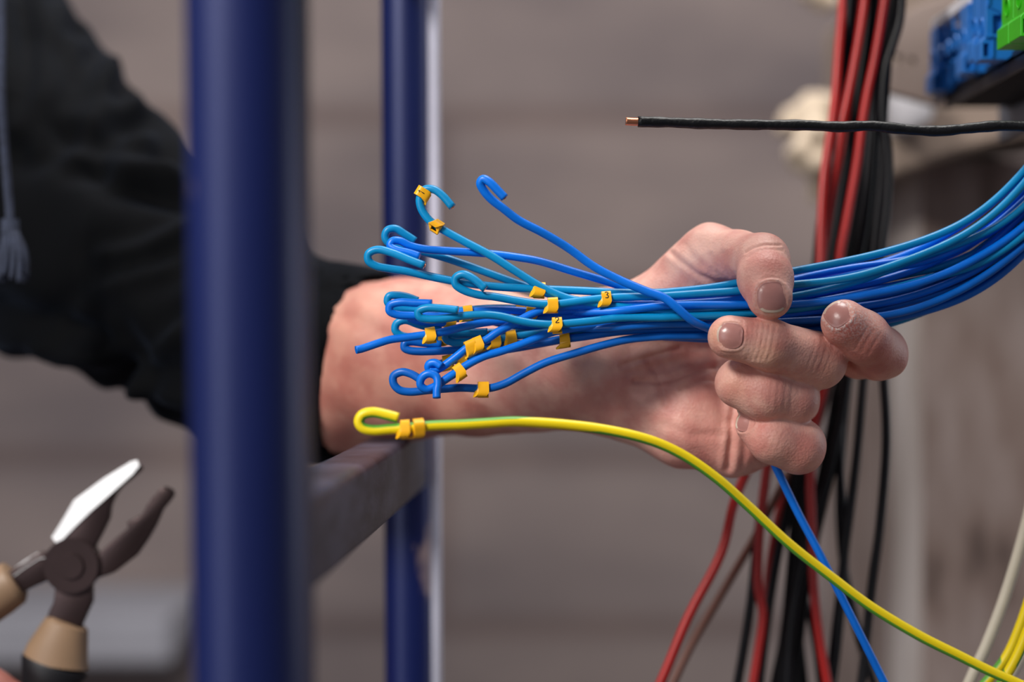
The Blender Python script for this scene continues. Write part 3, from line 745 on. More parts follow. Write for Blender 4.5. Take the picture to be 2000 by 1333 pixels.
for i, (y, ul, ur, db) in enumerate(((600, .22, .05, .008), (612, .38, .35, .010), (622, .52, .55, .0), (632, .60, .20, .009), (640, .72, .85, -.006), (648, .84, 1.0, .008), (640, .92, .72, .004), (608, .28, .62, -.009))):
    wire(('blue', 'teal', 'dblue', 'blue', 'dblue', 'teal', 'blue', 'blue')[i], [(1010+i*22, y+6), (1100, y+3), (1200, y)], ul, ur, .846, db, fl_label, [(1292, 603, .0, None)] if i == 0 else [])
n = len(W); S = np.linspace(1280, 2160, 56)
Z = np.zeros((n, len(S))); Dp = np.zeros((n, len(S)))
for i, q in enumerate(W):
    t = np.clip((S-1300)/400, 0, 1); t = t*t*(3-2*t)
    wob = .10*np.sin(S/(105+9*(i%5))+i*2.3)*np.clip((S-1500)/200, 0, 1)+.04*np.sin(S/60+i*1.7)*np.clip((S-1550)/200, 0, 1)
    u = q['ul']*(1-t)+q['ur']*t+wob
    yy = np.interp(S, xs, ytop)*(1-u)+np.interp(S, xs, ybot)*u
    if q['ur'] < -.1:   # the highest wire runs clear of the bundle
        yy = np.interp(S, [1280, 1370, 1436, 1545, 1640, 1720, 1800, 1880, 1940, 2000, 2080, 2160], [573, 567, 556, 530, 514, 497, 474, 445, 404, 345, 235, 95])
    d = np.interp(S, xs, ydep)+q['db']*(1+.15*np.sin(S/170+i))
    Dp[i] = d; Z[i] = -(yy-666.5)*d*K
Z0, D0 = Z.copy(), Dp.copy()
dmin = 2*R0*1.02
for it in range(260):
    for a_ in range(n):
        dz = Z[a_][None]-Z; dd = Dp[a_][None]-Dp; dist = np.sqrt(dz*dz+dd*dd)+1e-9
        ov = np.clip(dmin-dist, 0, None); ov[a_] = 0
        wgt = .5*ov/dist
        Z[a_] += (wgt*dz).sum(0)*.7; Dp[a_] += (wgt*dd).sum(0)*.7
    Zs = Z.copy(); Zs[:, 1:-1] = (Z[:, :-2]+2*Z[:, 1:-1]+Z[:, 2:])/4; Ds = Dp.copy(); Ds[:, 1:-1] = (Dp[:, :-2]+2*Dp[:, 1:-1]+Dp[:, 2:])/4
    Z = .7*Z+.3*Zs; Dp = .7*Dp+.3*Ds
    Z += (Z0-Z)*.01; Dp += (D0-Dp)*.01
def clip_mesh(parent, pts, cx, cy, phi, txt):
    # nearest point on the path in picture terms
    best = min(range(1, len(pts)-1), key=lambda i: (pts[i].x/(pts[i].y*K)+1000-cx)**2+(666.5-(pts[i].z-CZ)/(pts[i].y*K)-cy)**2)
    c = pts[best]; T = (pts[min(best+2, len(pts)-1)]-pts[max(best-2, 0)]).normalized()
    if T.x < 0: T = -T
    fr = Vector((0, -1, 0)); fr = (fr-T*fr.dot(T)).normalized(); up = T.cross(fr)
    if up.z < 0: up = -up
    hl = .0020+.0002*math.sin(cx); wall = .00075; A_ = R0+.0009; B_ = R0+.00165; oy = -.0006
    prof = []
    a0, a1 = math.radians(-80), math.radians(235)   # gap at the lower back
    na = 40
    def se(a, ra, rb):
        c_, s_ = math.cos(a), math.sin(a); k = (abs(c_)**3.2+abs(s_)**3.2)**(-1/3.2)
        return (c_*k*ra, s_*k*rb+oy)
    for i in range(na+1): prof.append(se(a0+(a1-a0)*i/na, A_, B_))
    for i in range(na, -1, -1): prof.append(se(a0+(a1-a0)*i/na, A_-wall, B_-wall))
    cp, sp = math.cos(phi), math.sin(phi)
    f2 = fr*cp+up*sp; u2 = up*cp-fr*sp
    bm = bmesh.new()
    m2 = len(prof)//2; sh = [-.0022*max(0, 1-min(i, len(prof)-1-i)/7)**1.2 for i in range(len(prof))]
    A = [bm.verts.new(c+f2*x+u2*y-T*(hl-s_)) for (x, y), s_ in zip(prof, sh)]; B = [bm.verts.new(c+f2*x+u2*y+T*(hl+s_)) for (x, y), s_ in zip(prof, sh)]
    m_ = len(prof)
    for i in range(m_): bm.faces.new((A[i], A[(i+1) % m_], B[(i+1) % m_], B[i]))
    for ring in (A, B):
        # caps as quads between outer and inner arcs
        f = bm.faces.new(ring); 
    bmesh.ops.triangulate(bm, faces=[f for f in bm.faces if len(f.verts) > 4], ngon_method='EAR_CLIP')
    bmesh.ops.recalc_face_normals(bm, faces=bm.faces)
    o = bmobj('marker_clip', bm, M['clip'], parent, True)
    if txt:
        G_ = {'2': [[(-.8, .55), (-.5, 1), (.3, 1), (.7, .6), (.5, .1), (-.8, -1), (.8, -1)]], '1': [[(-.5, .5), (0, 1), (0, -1)]],
              '3': [[(-.7, .9), (.3, 1), (.7, .5), (.1, .05), (.7, -.4), (.3, -1), (-.7, -.9)]]}[txt]
        s = .00115
        for st in G_:
            pp = []
            for (tx, ty) in st:
                ang = ty*s/.0031+.35
                # text reads across the band: x along wire, y around it
                ex, ey = se(ang, A_+.00004, B_+.00004); pp.append(c+T*(tx*s*.8)+f2*ex+u2*ey)
            tube('printed_number', pp, .00020, M['ink'], o, seg=6, step=.0004)
    return o
for i, q in enumerate(W):
    pts = []
    L = q['pts']; m_ = len(L)
    for j, (x, y) in enumerate(L):
        t = j/(m_-1); t = t*t
        dt = q['dl']-.0016*max(0, 1-j/3) if q['dl'] < .835 else q['dl']+.0016*max(0, 1-j/3)
        target = Dp[i][0]
        pts.append(P(x, y, dt*(1-t)+(target)*t if j > m_*.45 else dt*(1-t)+target*t))
    for k in range(1 if L[-1][0] < 1270 else 2, len(S)):
        if S[k] < L[-1][0]+40: continue
        d = Dp[i][k]; pts.append(Vector(((S[k]-1000)*d*K, d, CZ+Z[i][k])))
    o, path = tube(q['name'], pts, R0, M[q['mat']], step=.0018)
    tag(o, q['label'], 'wire', 'blue wires held in the hand')
    for (cx, cy, phi, txt) in q['clips']: clip_mesh(o, path, cx, cy, phi, txt)
    if q['core']:
        T = (path[0]-path[1]).normalized(); bm = bmesh.new(); cyl(bm, path[0]-T*.001, path[0]+T*.00035, .00075, 12)
        bmobj('copper_core', bm, M['copper'], o, True)
# the loose blue wire that crosses in front and drops through the fist
pp = [(986, 387, .812), (972, 372, .812), (956, 356, .812), (944, 350, .8125), (938, 357, .813), (945, 373, .814), (962, 392, .815), (982, 407, .816), (1012, 430, .818), (1060, 455, .821), (1110, 485, .824), (1160, 521, .825),
      (1210, 547, .8255), (1262, 569, .8245), (1297, 582, .824), (1325, 604, .824), (1352, 627, .826), (1388, 644, .832), (1430, 668, .8395), (1470, 720, .852), (1490, 800, .858), (1500, 870, .861), (1512, 905, .862), (1526, 935, .862), (1560, 1005, .862), (1605, 1090, .86), (1650, 1180, .858), (1700, 1280, .856), (1735, 1350, .855), (1800, 1480, .85)]
o, path = tube('blue_wire', [P(*p) for p in pp], R0*1.05, M['blue'], step=.0018)
tag(o, 'royal blue wire with the highest hook, crossing the bundle and hanging below the fist', 'wire', 'blue wires held in the hand')
T = (path[0]-path[1]).normalized(); bm = bmesh.new(); cyl(bm, path[0]-T*.001, path[0]+T*.0003, .00075, 12); bmobj('copper_core', bm, M['copper'], o, True)

# yellow and green earth wire
pp = [(778, 817), (755, 811), (728, 806), (708, 811), (701, 824), (708, 836), (728, 841), (760, 839), (800, 836), (845, 832), (900, 830), (950, 827), (1002, 824), (1050, 826), (1104, 830), (1170, 838), (1240, 852), (1290, 868), (1340, 893), (1400, 935), (1460, 988), (1540, 1062), (1620, 1125), (1700, 1185), (1800, 1245), (1870, 1280), (1930, 1310), (1975, 1330), (2060, 1370), (2200, 1450)]
dd = np.interp(range(len(pp)), [0, 8, 15, 20, 29], [.778, .778, .79, .80, .80])
o, path = tube('earth_wire', [P(x, y, d) for (x, y), d in zip(pp, dd)], .00205, M['yg'], step=.002, seg=24)
tag(o, 'yellow and green striped wire with hooked end and two orange clips, arching below the hand', 'wire')
R0s = R0; R0 = .00205
clip_mesh(o, path, 790, 837, .3, None); clip_mesh(o, path, 820, 835, -.4, None); R0 = R0s

# black cable with bare copper tip
pp = [(1246, 238), (1300, 239), (1350, 241), (1420, 243), (1500, 244), (1580, 245), (1640, 248), (1700, 246), (1760, 252), (1830, 256), (1890, 251), (1950, 246), (2010, 247), (2120, 250), (2300, 240)]
rr_ = lambda t, L: 1+.05*math.sin(L*310)+.03*math.sin(L*770+1)
o, path = tube('black_cable', [P(x, y, .835) for x, y in pp], .00225, M['blackcable'], step=.0015, rfun=rr_, seg=20)
tag(o, 'thick black cable with bare copper tip, running level across the red and black wires', 'cable')
oc, _ = tube('copper_tip', [P(1222, 237, .835), P(1236, 238, .835), P(1252, 238, .835)], .00165, M['copper'], o, seg=16, step=.001)
tag(oc, 'bare orange copper tip')

# hanging red, black and brown wires behind
def hang(mat, pts, d0, d1, r, label, name, group):
    ds = np.linspace(d0, d1, len(pts))
    o, _ = tube(name, [P(x, y, d) for (x, y), d in zip(pts, ds)], r, M[mat], step=.006, seg=12)
    tag(o, label, 'wire', group)
g1 = 'red wires hanging behind the hand'; g2 = 'black wires hanging behind the hand'
r_ = .0023
hang('red', [(1650, -250), (1648, -40), (1644, 30), (1638, 100), (1632, 180), (1625, 240), (1610, 340), (1604, 440), (1600, 540), (1560, 720), (1500, 840), (1455, 930), (1433, 985), (1410, 1078), (1345, 1205), (1288, 1340), (1180, 1560)], 1.0, .93, r_, 'red wire leftmost of the hanging bunch, splaying out lowest and farthest left', 'red_wire', g1)
hang('red', [(1700, -250), (1693, -40), (1685, 30), (1670, 120), (1656, 190), (1643, 250), (1632, 330), (1618, 420), (1604, 520), (1570, 700), (1510, 860), (1492, 960), (1483, 1050), (1481, 1150), (1490, 1200), (1480, 1280), (1470, 1345), (1455, 1500)], .985, .97, r_, 'red wire second from left in the upper bunch, wavering near the bottom edge', 'red_wire', g1)
hang('red', [(1745, -250), (1733, -40), (1722, 40), (1708, 120), (1695, 180), (1684, 245), (1674, 320), (1656, 420), (1638, 520), (1630, 640), (1608, 760), (1590, 840), (1583, 930), (1586, 1040), (1590, 1150), (1600, 1240), (1617, 1340), (1650, 1500)], .975, .975, r_, 'red wire rightmost at the top, emerging beside the little finger', 'red_wire', g1)
hang('red', [(1680, -250), (1672, 0), (1660, 150), (1650, 300), (1635, 400), (1622, 520), (1600, 740), (1560, 880), (1532, 960), (1512, 1050), (1500, 1130), (1495, 1210), (1478, 1340), (1460, 1500)], 1.01, 1.0, r_*.9, 'dull red wire behind the others, seen narrowly below the fist', 'red_wire', g1)
hang('brown', [(1690, -250), (1680, 0), (1670, 250), (1645, 450), (1640, 640), (1600, 820), (1530, 945), (1480, 1040), (1410, 1160), (1350, 1262), (1310, 1345), (1240, 1500)], 1.02, .97, r_*.9, 'brown wire slanting down leftwards below the hand', 'brown_wire', None)
blk = [
 ([(1672, -250), (1666, 0), (1655, 120), (1645, 240), (1622, 330), (1604, 430), (1594, 520), (1560, 760), (1505, 880), (1493, 960), (1480, 1050), (1466, 1180), (1440, 1340), (1410, 1500)], 1.0, .98, 'black wire along the left side of the hanging bunch, dropping below the palm'),
 ([(1715, -250), (1707, 0), (1692, 120), (1672, 240), (1650, 340), (1632, 440), (1618, 540), (1600, 760), (1560, 900), (1540, 990), (1518, 1090), (1500, 1200), (1483, 1340), (1470, 1500)], .995, .99, 'black wire next to the middle red wire, crossing left below the fist'),
 ([(1722, -250), (1712, 0), (1698, 150), (1690, 260), (1680, 340), (1666, 440), (1650, 540), (1610, 760), (1570, 900), (1560, 1050), (1546, 1200), (1525, 1340), (1500, 1500)], 1.0, 1.0, 'black wire straight down the centre of the bunch under the little finger'),
 ([(1735, -250), (1728, 0), (1716, 120), (1708, 240), (1700, 340), (1688, 440), (1670, 540), (1650, 760), (1618, 920), (1592, 1010), (1562, 1130), (1545, 1230), (1538, 1340), (1530, 1500)], .99, .985, 'black wire curving left below the hand from the centre of the bunch'),
 ([(1742, -250), (1738, 0), (1730, 120), (1722, 240), (1714, 340), (1702, 440), (1684, 540), (1650, 700), (1640, 820), (1641, 930), (1650, 1050), (1643, 1180), (1625, 1340), (1600, 1500)], 1.0, .99, 'black wire falling from between the index and middle fingers, bending back at the crossing'),
 ([(1752, -250), (1746, 0), (1736, 90), (1729, 180), (1724, 260), (1722, 340), (1712, 440), (1700, 560), (1686, 740), (1670, 920), (1652, 1060), (1636, 1200), (1620, 1340), (1600, 1500)], .985, .985, 'thick black wire dropping from under the index finger to the crossing'),
 ([(1764, -250), (1762, -30), (1757, 40), (1743, 88), (1730, 130), (1724, 230), (1735, 300), (1732, 400), (1720, 520), (1724, 700), (1731, 860), (1718, 1030), (1702, 1150), (1682, 1340), (1660, 1500)], .98, .97, 'black wire on the outer right of the bunch, hanging alone beside the pier'),
 ([(1726, -250), (1720, 0), (1712, 200), (1700, 380), (1690, 540), (1655, 760), (1640, 960), (1646, 1090), (1660, 1170), (1682, 1260), (1708, 1340), (1750, 1500)], 1.02, 1.0, 'thin black wire swinging out to the right beneath the crossing'),
 ([(1660, -250), (1655, 0), (1648, 200), (1632, 380), (1620, 540), (1590, 760), (1560, 960), (1553, 1100), (1558, 1220), (1570, 1340), (1580, 1500)], 1.02, 1.01, 'black wire hanging almost plumb in the middle of the lower bunch'),
 ([(1700, -250), (1696, 0), (1684, 200), (1668, 380), (1656, 540), (1630, 780), (1606, 920), (1575, 1060), (1556, 1180), (1535, 1250), (1520, 1340), (1500, 1500)], 1.03, 1.0, 'black wire at the back of the bunch, crossing leftwards near the bottom'),
 ([(1708, -250), (1704, 0), (1688, 200), (1676, 320), (1648, 440), (1612, 560), (1585, 780), (1550, 960), (1560, 1130), (1590, 1230), (1605, 1340), (1620, 1500)], 1.035, 1.01, 'black wire at the back of the bunch, bowing right near the bottom'),
]
blk += [
 ([(1662, -250), (1660, 0), (1650, 100), (1640, 200), (1626, 300), (1612, 420), (1600, 540), (1580, 760), (1556, 940), (1545, 1100), (1530, 1250), (1512, 1340), (1490, 1500)], .99, 1.01, 'black wire filling the gap between the two left red wires'),
 ([(1703, -250), (1700, 0), (1690, 90), (1676, 180), (1664, 260), (1650, 360), (1628, 480), (1615, 560), (1590, 780), (1572, 960), (1566, 1100), (1560, 1230), (1552, 1340), (1540, 1500)], .992, 1.0, 'black wire filling the gap between the two right red wires'),
 ([(1730, -250), (1724, 0), (1716, 80), (1706, 170), (1698, 260), (1690, 380), (1676, 480), (1664, 560), (1648, 760), (1628, 900), (1604, 1000), (1574, 1150), (1560, 1260), (1550, 1340), (1530, 1500)], .985, 1.0, 'black wire hugging the right side of the rightmost red wire')]
for pts, d0, d1, lb in blk: hang('black', pts, d0, d1, r_*1.02, lb, 'black_wire', g2)

# wires in the lower right corner
o, _ = tube('white_wire', [P(*p) for p in [(1860, 1420, .90), (1895, 1330, .90), (1925, 1265, .90), (1958, 1180, .90), (1985, 1095, .90), (2003, 1030, .90), (2040, 880, .9), (2100, 700, .9)]], .0026, M['white'], step=.004)
tag(o, 'ivory wire rising steeply at the right edge above the yellow wires', 'wire')
o, _ = tube('white_wire', [P(*p) for p in [(1920, 1430, .93), (1960, 1350, .93), (1990, 1295, .93), (2030, 1230, .93), (2100, 1120, .93)]], .0024, M['white'], step=.004)
tag(o, 'short piece of ivory wire in the very corner, under the yellow one', 'wire')
o, _ = tube('earth_wire', [P(*p) for p in [(1860, 1400, .88), (1925, 1335, .88), (1965, 1285, .88), (1990, 1230, .88), (2020, 1140, .88), (2060, 1000, .88)]], .0022, M['yg'], step=.004, seg=20)
tag(o, 'yellow and green wire curving up at the right edge, nearest the ivory wire', 'wire')
o, _ = tube('earth_wire', [P(*p) for p in [(1900, 1430, .86), (1950, 1345, .86), (1985, 1285, .86), (2012, 1220, .86), (2060, 1100, .86)]], .0022, M['yg'], step=.004, seg=20)
tag(o, 'yellow wire in the lower right corner, between the striped wire and the short ivory one', 'wire')

# ================================================================== PLIERS
D_ = .95
pl = empty('pliers', tuple(P(145, 1104, D_)))
tag(pl, 'open steel combination pliers with beige and black handles, held at lower left', 'pliers')
def pxpoly(name, pts, m, th, parent, d=D_, bevel=.0008, sh=0.):
    q = [P(x, y, d) for x, y in pts]
    bm = extrude_poly([(v.x, v.z) for v in q], d-th/2+sh, d+th/2+sh, bevel=bevel)
    return bmobj(name, bm, m, parent, True)
j1 = pxpoly('jaw', [(272, 911), (276, 911), (277, 919), (258, 936), (239, 951), (226, 968), (217, 988), (214, 1013), (201, 1040), (188, 1064), (181, 1090), (150, 1110), (124, 1090), (112, 1064), (148, 1026), (177, 998), (219, 961), (259, 925)], M['steel'], .009, pl)
# polished flank of the jaw, glint painted in near-white, sloped between rim and face
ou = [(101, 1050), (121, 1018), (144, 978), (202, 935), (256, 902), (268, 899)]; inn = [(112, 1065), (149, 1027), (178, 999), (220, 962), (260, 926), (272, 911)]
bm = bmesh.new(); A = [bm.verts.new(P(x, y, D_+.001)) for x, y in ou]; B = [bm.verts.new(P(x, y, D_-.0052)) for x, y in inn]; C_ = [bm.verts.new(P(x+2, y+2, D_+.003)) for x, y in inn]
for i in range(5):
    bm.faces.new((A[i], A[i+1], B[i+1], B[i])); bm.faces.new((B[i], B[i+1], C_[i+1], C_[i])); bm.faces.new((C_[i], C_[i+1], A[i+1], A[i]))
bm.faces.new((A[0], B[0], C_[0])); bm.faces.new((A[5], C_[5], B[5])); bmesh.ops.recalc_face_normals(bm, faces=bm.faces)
tag(bmobj('jaw_flank', bm, M['glint'], j1), 'polished flank with painted-in glint')
tag(pxpoly('jaw', [(322, 951), (336, 957), (341, 966), (332, 980), (319, 995), (306, 1025), (290, 1053), (268, 1085), (225, 1118), (190, 1130), (170, 1110), (188, 1090), (215, 1062), (254, 1030), (250, 1018), (262, 1016), (266, 1010), (274, 1010), (279, 1004), (286, 995), (290, 984), (296, 980), (300, 970), (308, 965), (312, 957)], M['steel'], .009, pl), None)
bm = bmesh.new(); c = P(145, 1104, D_)
cyl(bm, c+Vector((0, -.0065, 0)), c+Vector((0, .006, 0)), 55*D_*K, 40, 52*D_*K); 
bmesh.ops.bevel(bm, geom=[e for e in bm.edges if e.calc_face_angle(0) > 1], offset=.0008, segments=2, affect='EDGES')
bmobj('pivot_boss', bm, M['steel'], pl, True)
bm = bmesh.new(); cyl(bm, c+Vector((0, -.0078, 0)), c+Vector((0, -.006, 0)), 24*D_*K, 32, 26*D_*K); bmobj('pivot_pin', bm, M['steel'], pl, True)
ar = pxpoly('handle_arm', [(112, 1140), (181, 1140), (181, 1176), (170, 1200), (150, 1245), (90, 1235), (98, 1195), (108, 1175)], M['steel'], .0085, pl)
al = pxpoly('handle_arm', [(100, 1075), (72, 1082), (50, 1098), (20, 1116), (-30, 1140), (-20, 1178), (45, 1158), (75, 1143), (105, 1130)], M['steel'], .0085, pl)
bm = bmesh.new()
qs = [(97, 1078, 2), (72, 1081, 3), (48, 1096, 3), (22, 1115, 4)]
A = [bm.verts.new(P(x, y, D_+.001)) for x, y, w_ in qs]; B = [bm.verts.new(P(x+5, y+11, D_-.0048)) for x, y, w_ in qs]; C_ = [bm.verts.new(P(x+6, y+12, D_)) for x, y, w_ in qs]
for i in range(3):
    bm.faces.new((A[i], A[i+1], B[i+1], B[i])); bm.faces.new((B[i], B[i+1], C_[i+1], C_[i])); bm.faces.new((C_[i], C_[i+1], A[i+1], A[i]))
bmesh.ops.recalc_face_normals(bm, faces=bm.faces); bmobj('handle_flank', bm, M['glint'], al)  # handle bevel, its glint painted in the same near-white
def grip(secs, m, name):
    """secs: (cx, cy, half width px, half depth m) lofted ellipses"""
    bm = bmesh.new(); rings = []; n = 28
    for i, (cx, cy, hw, hd) in enumerate(secs):
        a = secs[max(i-1, 0)]; b = secs[min(i+1, len(secs)-1)]; tx, ty = b[0]-a[0], b[1]-a[1]; l = math.hypot(tx, ty) or 1; nx, ny = -ty/l, tx/l
        rings.append([bm.verts.new(P(cx+nx*hw*math.cos(t), cy+ny*hw*math.cos(t), D_)+Vector((0, hd*math.sin(t), 0))) for t in [math.tau*k/n for k in range(n)]])
    for r0, r1 in zip(rings[:-1], rings[1:]):
        for i in range(n): bm.faces.new((r0[i], r0[(i+1) % n], r1[(i+1) % n], r1[i]))
    bm.faces.new(rings[0]); bm.faces.new(rings[-1][::-1]); bmesh.ops.recalc_face_normals(bm, faces=bm.faces)
    return bmobj(name, bm, m, pl, True)
grip([(133, 1214, 38, .007), (131, 1219, 43, .009), (124, 1240, 50, .010), (112, 1275, 61, .011), (108, 1296, 66, .0115)], M['grip'], 'grip')
tag(grip([(108, 1296, 66, .0115), (106, 1302, 67, .012), (98, 1325, 58, .011), (85, 1360, 46, .010), (55, 1430, 40, .009), (20, 1520, 38, .009), (-5, 1620, 34, .008)], M['gripblack'], 'grip_end'), 'black lower part of the grip')
grip([(34, 1135, 34, .008), (28, 1139, 44, .010), (0, 1154, 50, .011), (-60, 1190, 54, .011), (-100, 1225, 52, .011)], M['grip'], 'grip')
grip([(-100, 1225, 52, .011), (-140, 1275, 44, .010), (-165, 1360, 38, .009), (-185, 1500, 34, .009)], M['gripblack'], 'grip_end')

# ================================================================== TERMINAL BLOCKS ON A RAIL
def bcut(o, cutters):
    for cbm in cutters:
        me = bpy.data.meshes.new('c'); cbm.to_mesh(me); cbm.free(); c = bpy.data.objects.new('c', me); COL.objects.link(c)
        md = o.modifiers.new('b', 'BOOLEAN'); md.operation = 'DIFFERENCE'; md.object = c; md.solver = 'EXACT'
        dg = bpy.context.evaluated_depsgraph_get(); dg.update(); new = bpy.data.meshes.new_from_object(o.evaluated_get(dg))
        o.modifiers.clear(); o.data = new; bpy.data.objects.remove(c)
def strip_ridge(pts, y0, y1, wd):
    bm = bmesh.new()
    for (x0, z0), (x1, z1) in zip(pts[:-1], pts[1:]):
        a = Vector((x0, 0, z0)); b = Vector((x1, 0, z1)); t = (b-a).normalized(); n_ = Vector((-t.z, 0, t.x))*wd/2; e = t*wd/2
        extrude_poly([((p).x, (p).z) for p in (a-e+n_, b+e+n_, b+e-n_, a-e-n_)], y0, y1, bm)
    return bm
def tblock(y0, y1, x0, ztop, zbot, m, label, hz, hr=.0030, group=None, foot=True, depth=.040):
    zt, zb = CZ+ztop, CZ+zbot
    f = .0025 if foot else 0
    prof = [(x0, zt), (x0+depth, zt), (x0+depth, zb), (x0+.016, zb), (x0+.016, zb+.004), (x0-f, zb), (x0-f, zb+.010), (x0, zb+.0105)]
    prof = [(x0, zt), (x0+depth, zt), (x0+depth, zb+.004), (x0+.014, zb+.004), (x0+.010, zb), (x0-f, zb), (x0-f, zb+.0085), (x0-.0004, zb+.0105)]
    bm = extrude_poly(prof, y0, y1-.0006, bevel=.0004)
    o = bmobj('terminal_block', bm, m, None, False)
    yc = (y0+y1)/2
    cs = []
    for hy, hzz in hz:
        c = bmesh.new(); cyl(c, (x0-.004, hy, CZ+hzz), (x0+.010, hy, CZ+hzz), hr, 28); cs.append(c)
    # side pocket on the camera-facing end
    c = bmesh.new(); box(c, (x0+.003, y0-.002, zb+.0115), (x0+.0075, y0+.004, zb+.0205)); cs.append(c)
    c = bmesh.new(); box(c, (x0-f+.0012, y0-.002, zb+.0015), (x0+.0012, y0+.005, zb+.0075)); cs.append(c)
    bcut(o, cs)
    tag(o, label, 'terminal block', group)
    # raised rims round the entries and ridge on the end plate: parts
    for hy, hzz in hz:
        bm = bmesh.new(); n = 28; R = []
        for (rr, xx) in ((hr, .0), (hr+.0001, -.0009), (hr+.0008, -.0009), (hr+.0010, .0002)):
            R.append([bm.verts.new((x0+xx, hy+rr*math.cos(t), CZ+hzz+rr*math.sin(t))) for t in [math.tau*k/n for k in range(n)]])
        for a, b in zip(R, R[1:]):
            for i in range(n): bm.faces.new((a[i], a[(i+1) % n], b[(i+1) % n], b[i]))
        bmesh.ops.recalc_face_normals(bm, faces=bm.faces); bmobj('entry_rim', bm, m, o, True)
    w_ = .0009
    ridge = [(x0+.0005, zt-.002), (x0+.0012, zb+.0245), (x0+.0085, zb+.0210), (x0+.0088, zb+.0125), (x0+.0030, zb+.0095), (x0+.0028, zb+.0015)]
    bmobj('end_ridge', strip_ridge(ridge, y0-.0012, y0+.001, w_), m, o)
    bmobj('latch', strip_ridge([(x0+.0002, zb+.0105), (x0+.0055, zb+.0112)], y0-.0016, y0+.001, .0011), m, o)
    return o
gb = 'blue terminal blocks on the rail'
far_lab = ['blue terminal block at the far left end of the row', 'blue terminal block second from the far left end', 'blue terminal block in the middle of the far blue group', 'blue terminal block fourth from the far left end, beneath the white strip', 'blue terminal block closing the near end of the far group']
for i in range(5):
    y0 = .9625+(4-i)*.0176
    hy = y0+.0080
    tblock(y0, y0+.0176, .2205, .1635, .1300, M['tblue'], far_lab[i], [(hy, .1482)], group=gb, foot=(i in (0, 4)))
tblock(.9275, .9405, .2172, .195, .1312, M['tblue'], 'taller blue terminal block just behind the nearer blue one', [(.9335, .1475), (.9335, .172)], .0030, gb)
tblock(.912, .9270, .2172, .195, .1290, M['tblue'], 'taller blue terminal block beside the green block', [(.9200, .1452), (.9200, .170)], .0034, gb)
gg = 'green terminal blocks at the right edge'
for i, (y0, lb) in enumerate(((.862, 'bright green terminal block next to the tall blue blocks'), (.841, 'bright green terminal block cut off by the right edge of the photo'))):
    tblock(y0, y0+.0205, .2172, .195, .1288, M['tgreen'], lb, [(y0+.010, .1462), (y0+.010, .170)], .0034, gg)
bm = bmesh.new(); box(bm, (.2208, .964, CZ+.1636), (.230, 1.049, CZ+.1690), .0006)
tag(bmobj('marker_strip', bm, M['markerwhite']), 'white marker strip lying along the top of the blue terminal blocks', 'strip')
ra = empty('mounting_rail', (.245, .93, CZ+.12)); tag(ra, 'black slotted mounting rail under the terminal blocks', 'rail')
bm = bmesh.new(); box(bm, (.229, .80, CZ+.1225), (.2305, 1.052, CZ+.1325)); box(bm, (.229, .80, CZ+.1285), (.262, 1.052, CZ+.1300)); box(bm, (.2605, .80, CZ+.1225), (.262, 1.052, CZ+.1325))
bmobj('channel', bm, M['rail'], ra)
bm = bmesh.new()
for i in range(30): y = .803+i*.0084; box(bm, (.2305, y, CZ+.1235), (.2605, y+.0022, CZ+.1285), .0003)
bmobj('slot_ribs', bm, M['rail'], ra)
bm = bmesh.new(); box(bm, (.2625, .70, CZ+.108), (.266, 1.075, CZ+.33), .001)
tag(bmobj('mounting_plate', bm, M['plate']), 'grey metal mounting plate carrying the rail at the right edge', 'plate')
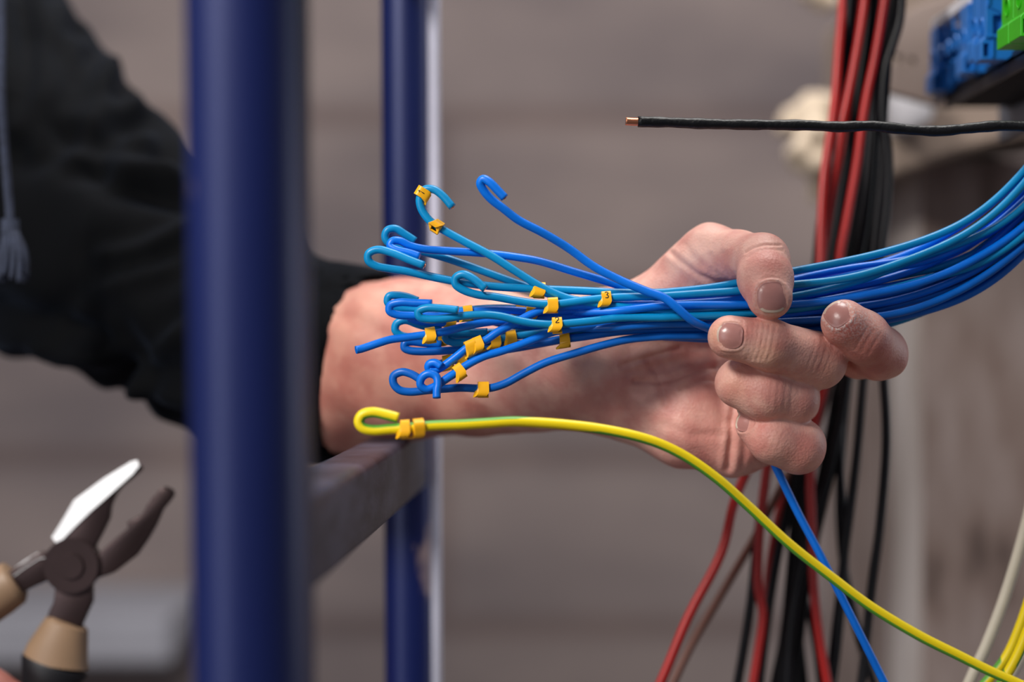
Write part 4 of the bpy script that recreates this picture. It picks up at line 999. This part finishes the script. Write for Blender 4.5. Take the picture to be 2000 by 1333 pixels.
# beige bracket plate behind the wires at upper right
q = [P(x, y, 1.16) for x, y in ((1738, 180), (1738, 60), (1752, 34), (1800, 8), (1850, -8), (1990, -40), (2060, -40), (2060, 205), (1830, 205))]
bm = extrude_poly([(v.x, v.z) for v in q], 1.16, 1.172, bevel=.0015)
o = bmobj('bracket_plate', bm, M['beigebox'], None, True); tag(o, 'beige metal bracket plate with drilled holes behind the terminal blocks', 'plate')
cs = []
for x, y, r in ((1776, 122, .0026), (1748, 118, .003)):
    c = bmesh.new(); a = P(x, y, 1.166); cyl(c, a-Vector((0, .02, 0)), a+Vector((0, .02, 0)), r, 20); cs.append(c)
bcut(o, cs)

# foam and plaster lumps on the far ledge
def lump(name, pts, m, label, cat, h=.003, amp=.004, seed=0, group=None):
    A = np.array([list(p[0])+[p[1]] for p in [PR(*q) for q in pts]])
    lo = (A[:, :3]-A[:, 3:]-.02).min(0); hi = (A[:, :3]+A[:, 3:]+.02).max(0)
    G = Field(lo, hi, h, .03)
    for p in pts: c, r = PR(*p); G.cone(c, c+Vector((.001, 0, 0)), r, r, .010)
    V_, F__ = G.mesh(); N_ = vnorm(V_, F__)
    V_ = V_+N_*(np.sin(V_[:, 0]*230+seed)*np.sin(V_[:, 1]*210+1)*np.sin(V_[:, 2]*250+2)*amp)[:, None].astype(np.float32)
    return tag(link(name, arrmesh(name, V_, F__), m), label, cat, group)
lump('expanding_foam', [(1545, 240, 1.5, 30), (1580, 215, 1.5, 32), (1620, 220, 1.5, 38), (1600, 265, 1.48, 34), (1560, 300, 1.48, 26), (1600, 320, 1.48, 34), (1632, 300, 1.5, 38), (1600, 365, 1.5, 24), (1625, 372, 1.5, 24), (1690, 250, 1.52, 40), (1730, 260, 1.52, 36)], M['foam'], 'lumpy cream expanding foam behind the black cable', 'foam')
lump('plaster_lump', [(1595, -12, 1.5, 22), (1612, 2, 1.5, 20), (1580, -25, 1.5, 22)], M['foam'], 'small pale lump at the top edge left of the hanging wires', 'foam', seed=3)
q = [(1738, 168), (1798, 160), (1815, 185), (1812, 240), (1770, 262), (1738, 258)]
bm = extrude_poly([(P(x, y, 1.32).x, P(x, y, 1.32).z) for x, y in q], 1.30, 1.338, bevel=.004)
tag(bmobj('white_box', bm, M['whiteplaster'], None, True), 'small blurred white box fixed below the bracket plate', 'box')
o = lump('screw_cap', [(1831, 194, 1.07, 8), (1833, 188, 1.055, 8), (1834, 182, 1.05, 7)], M['whiteplaster'], None, None, h=.0008, amp=.0)  # small white screw cap, grouped under the rail
o.parent = ra; o.matrix_parent_inverse = Matrix.Translation(ra.location).inverted(); o['label'] = 'tiny white screw cap'
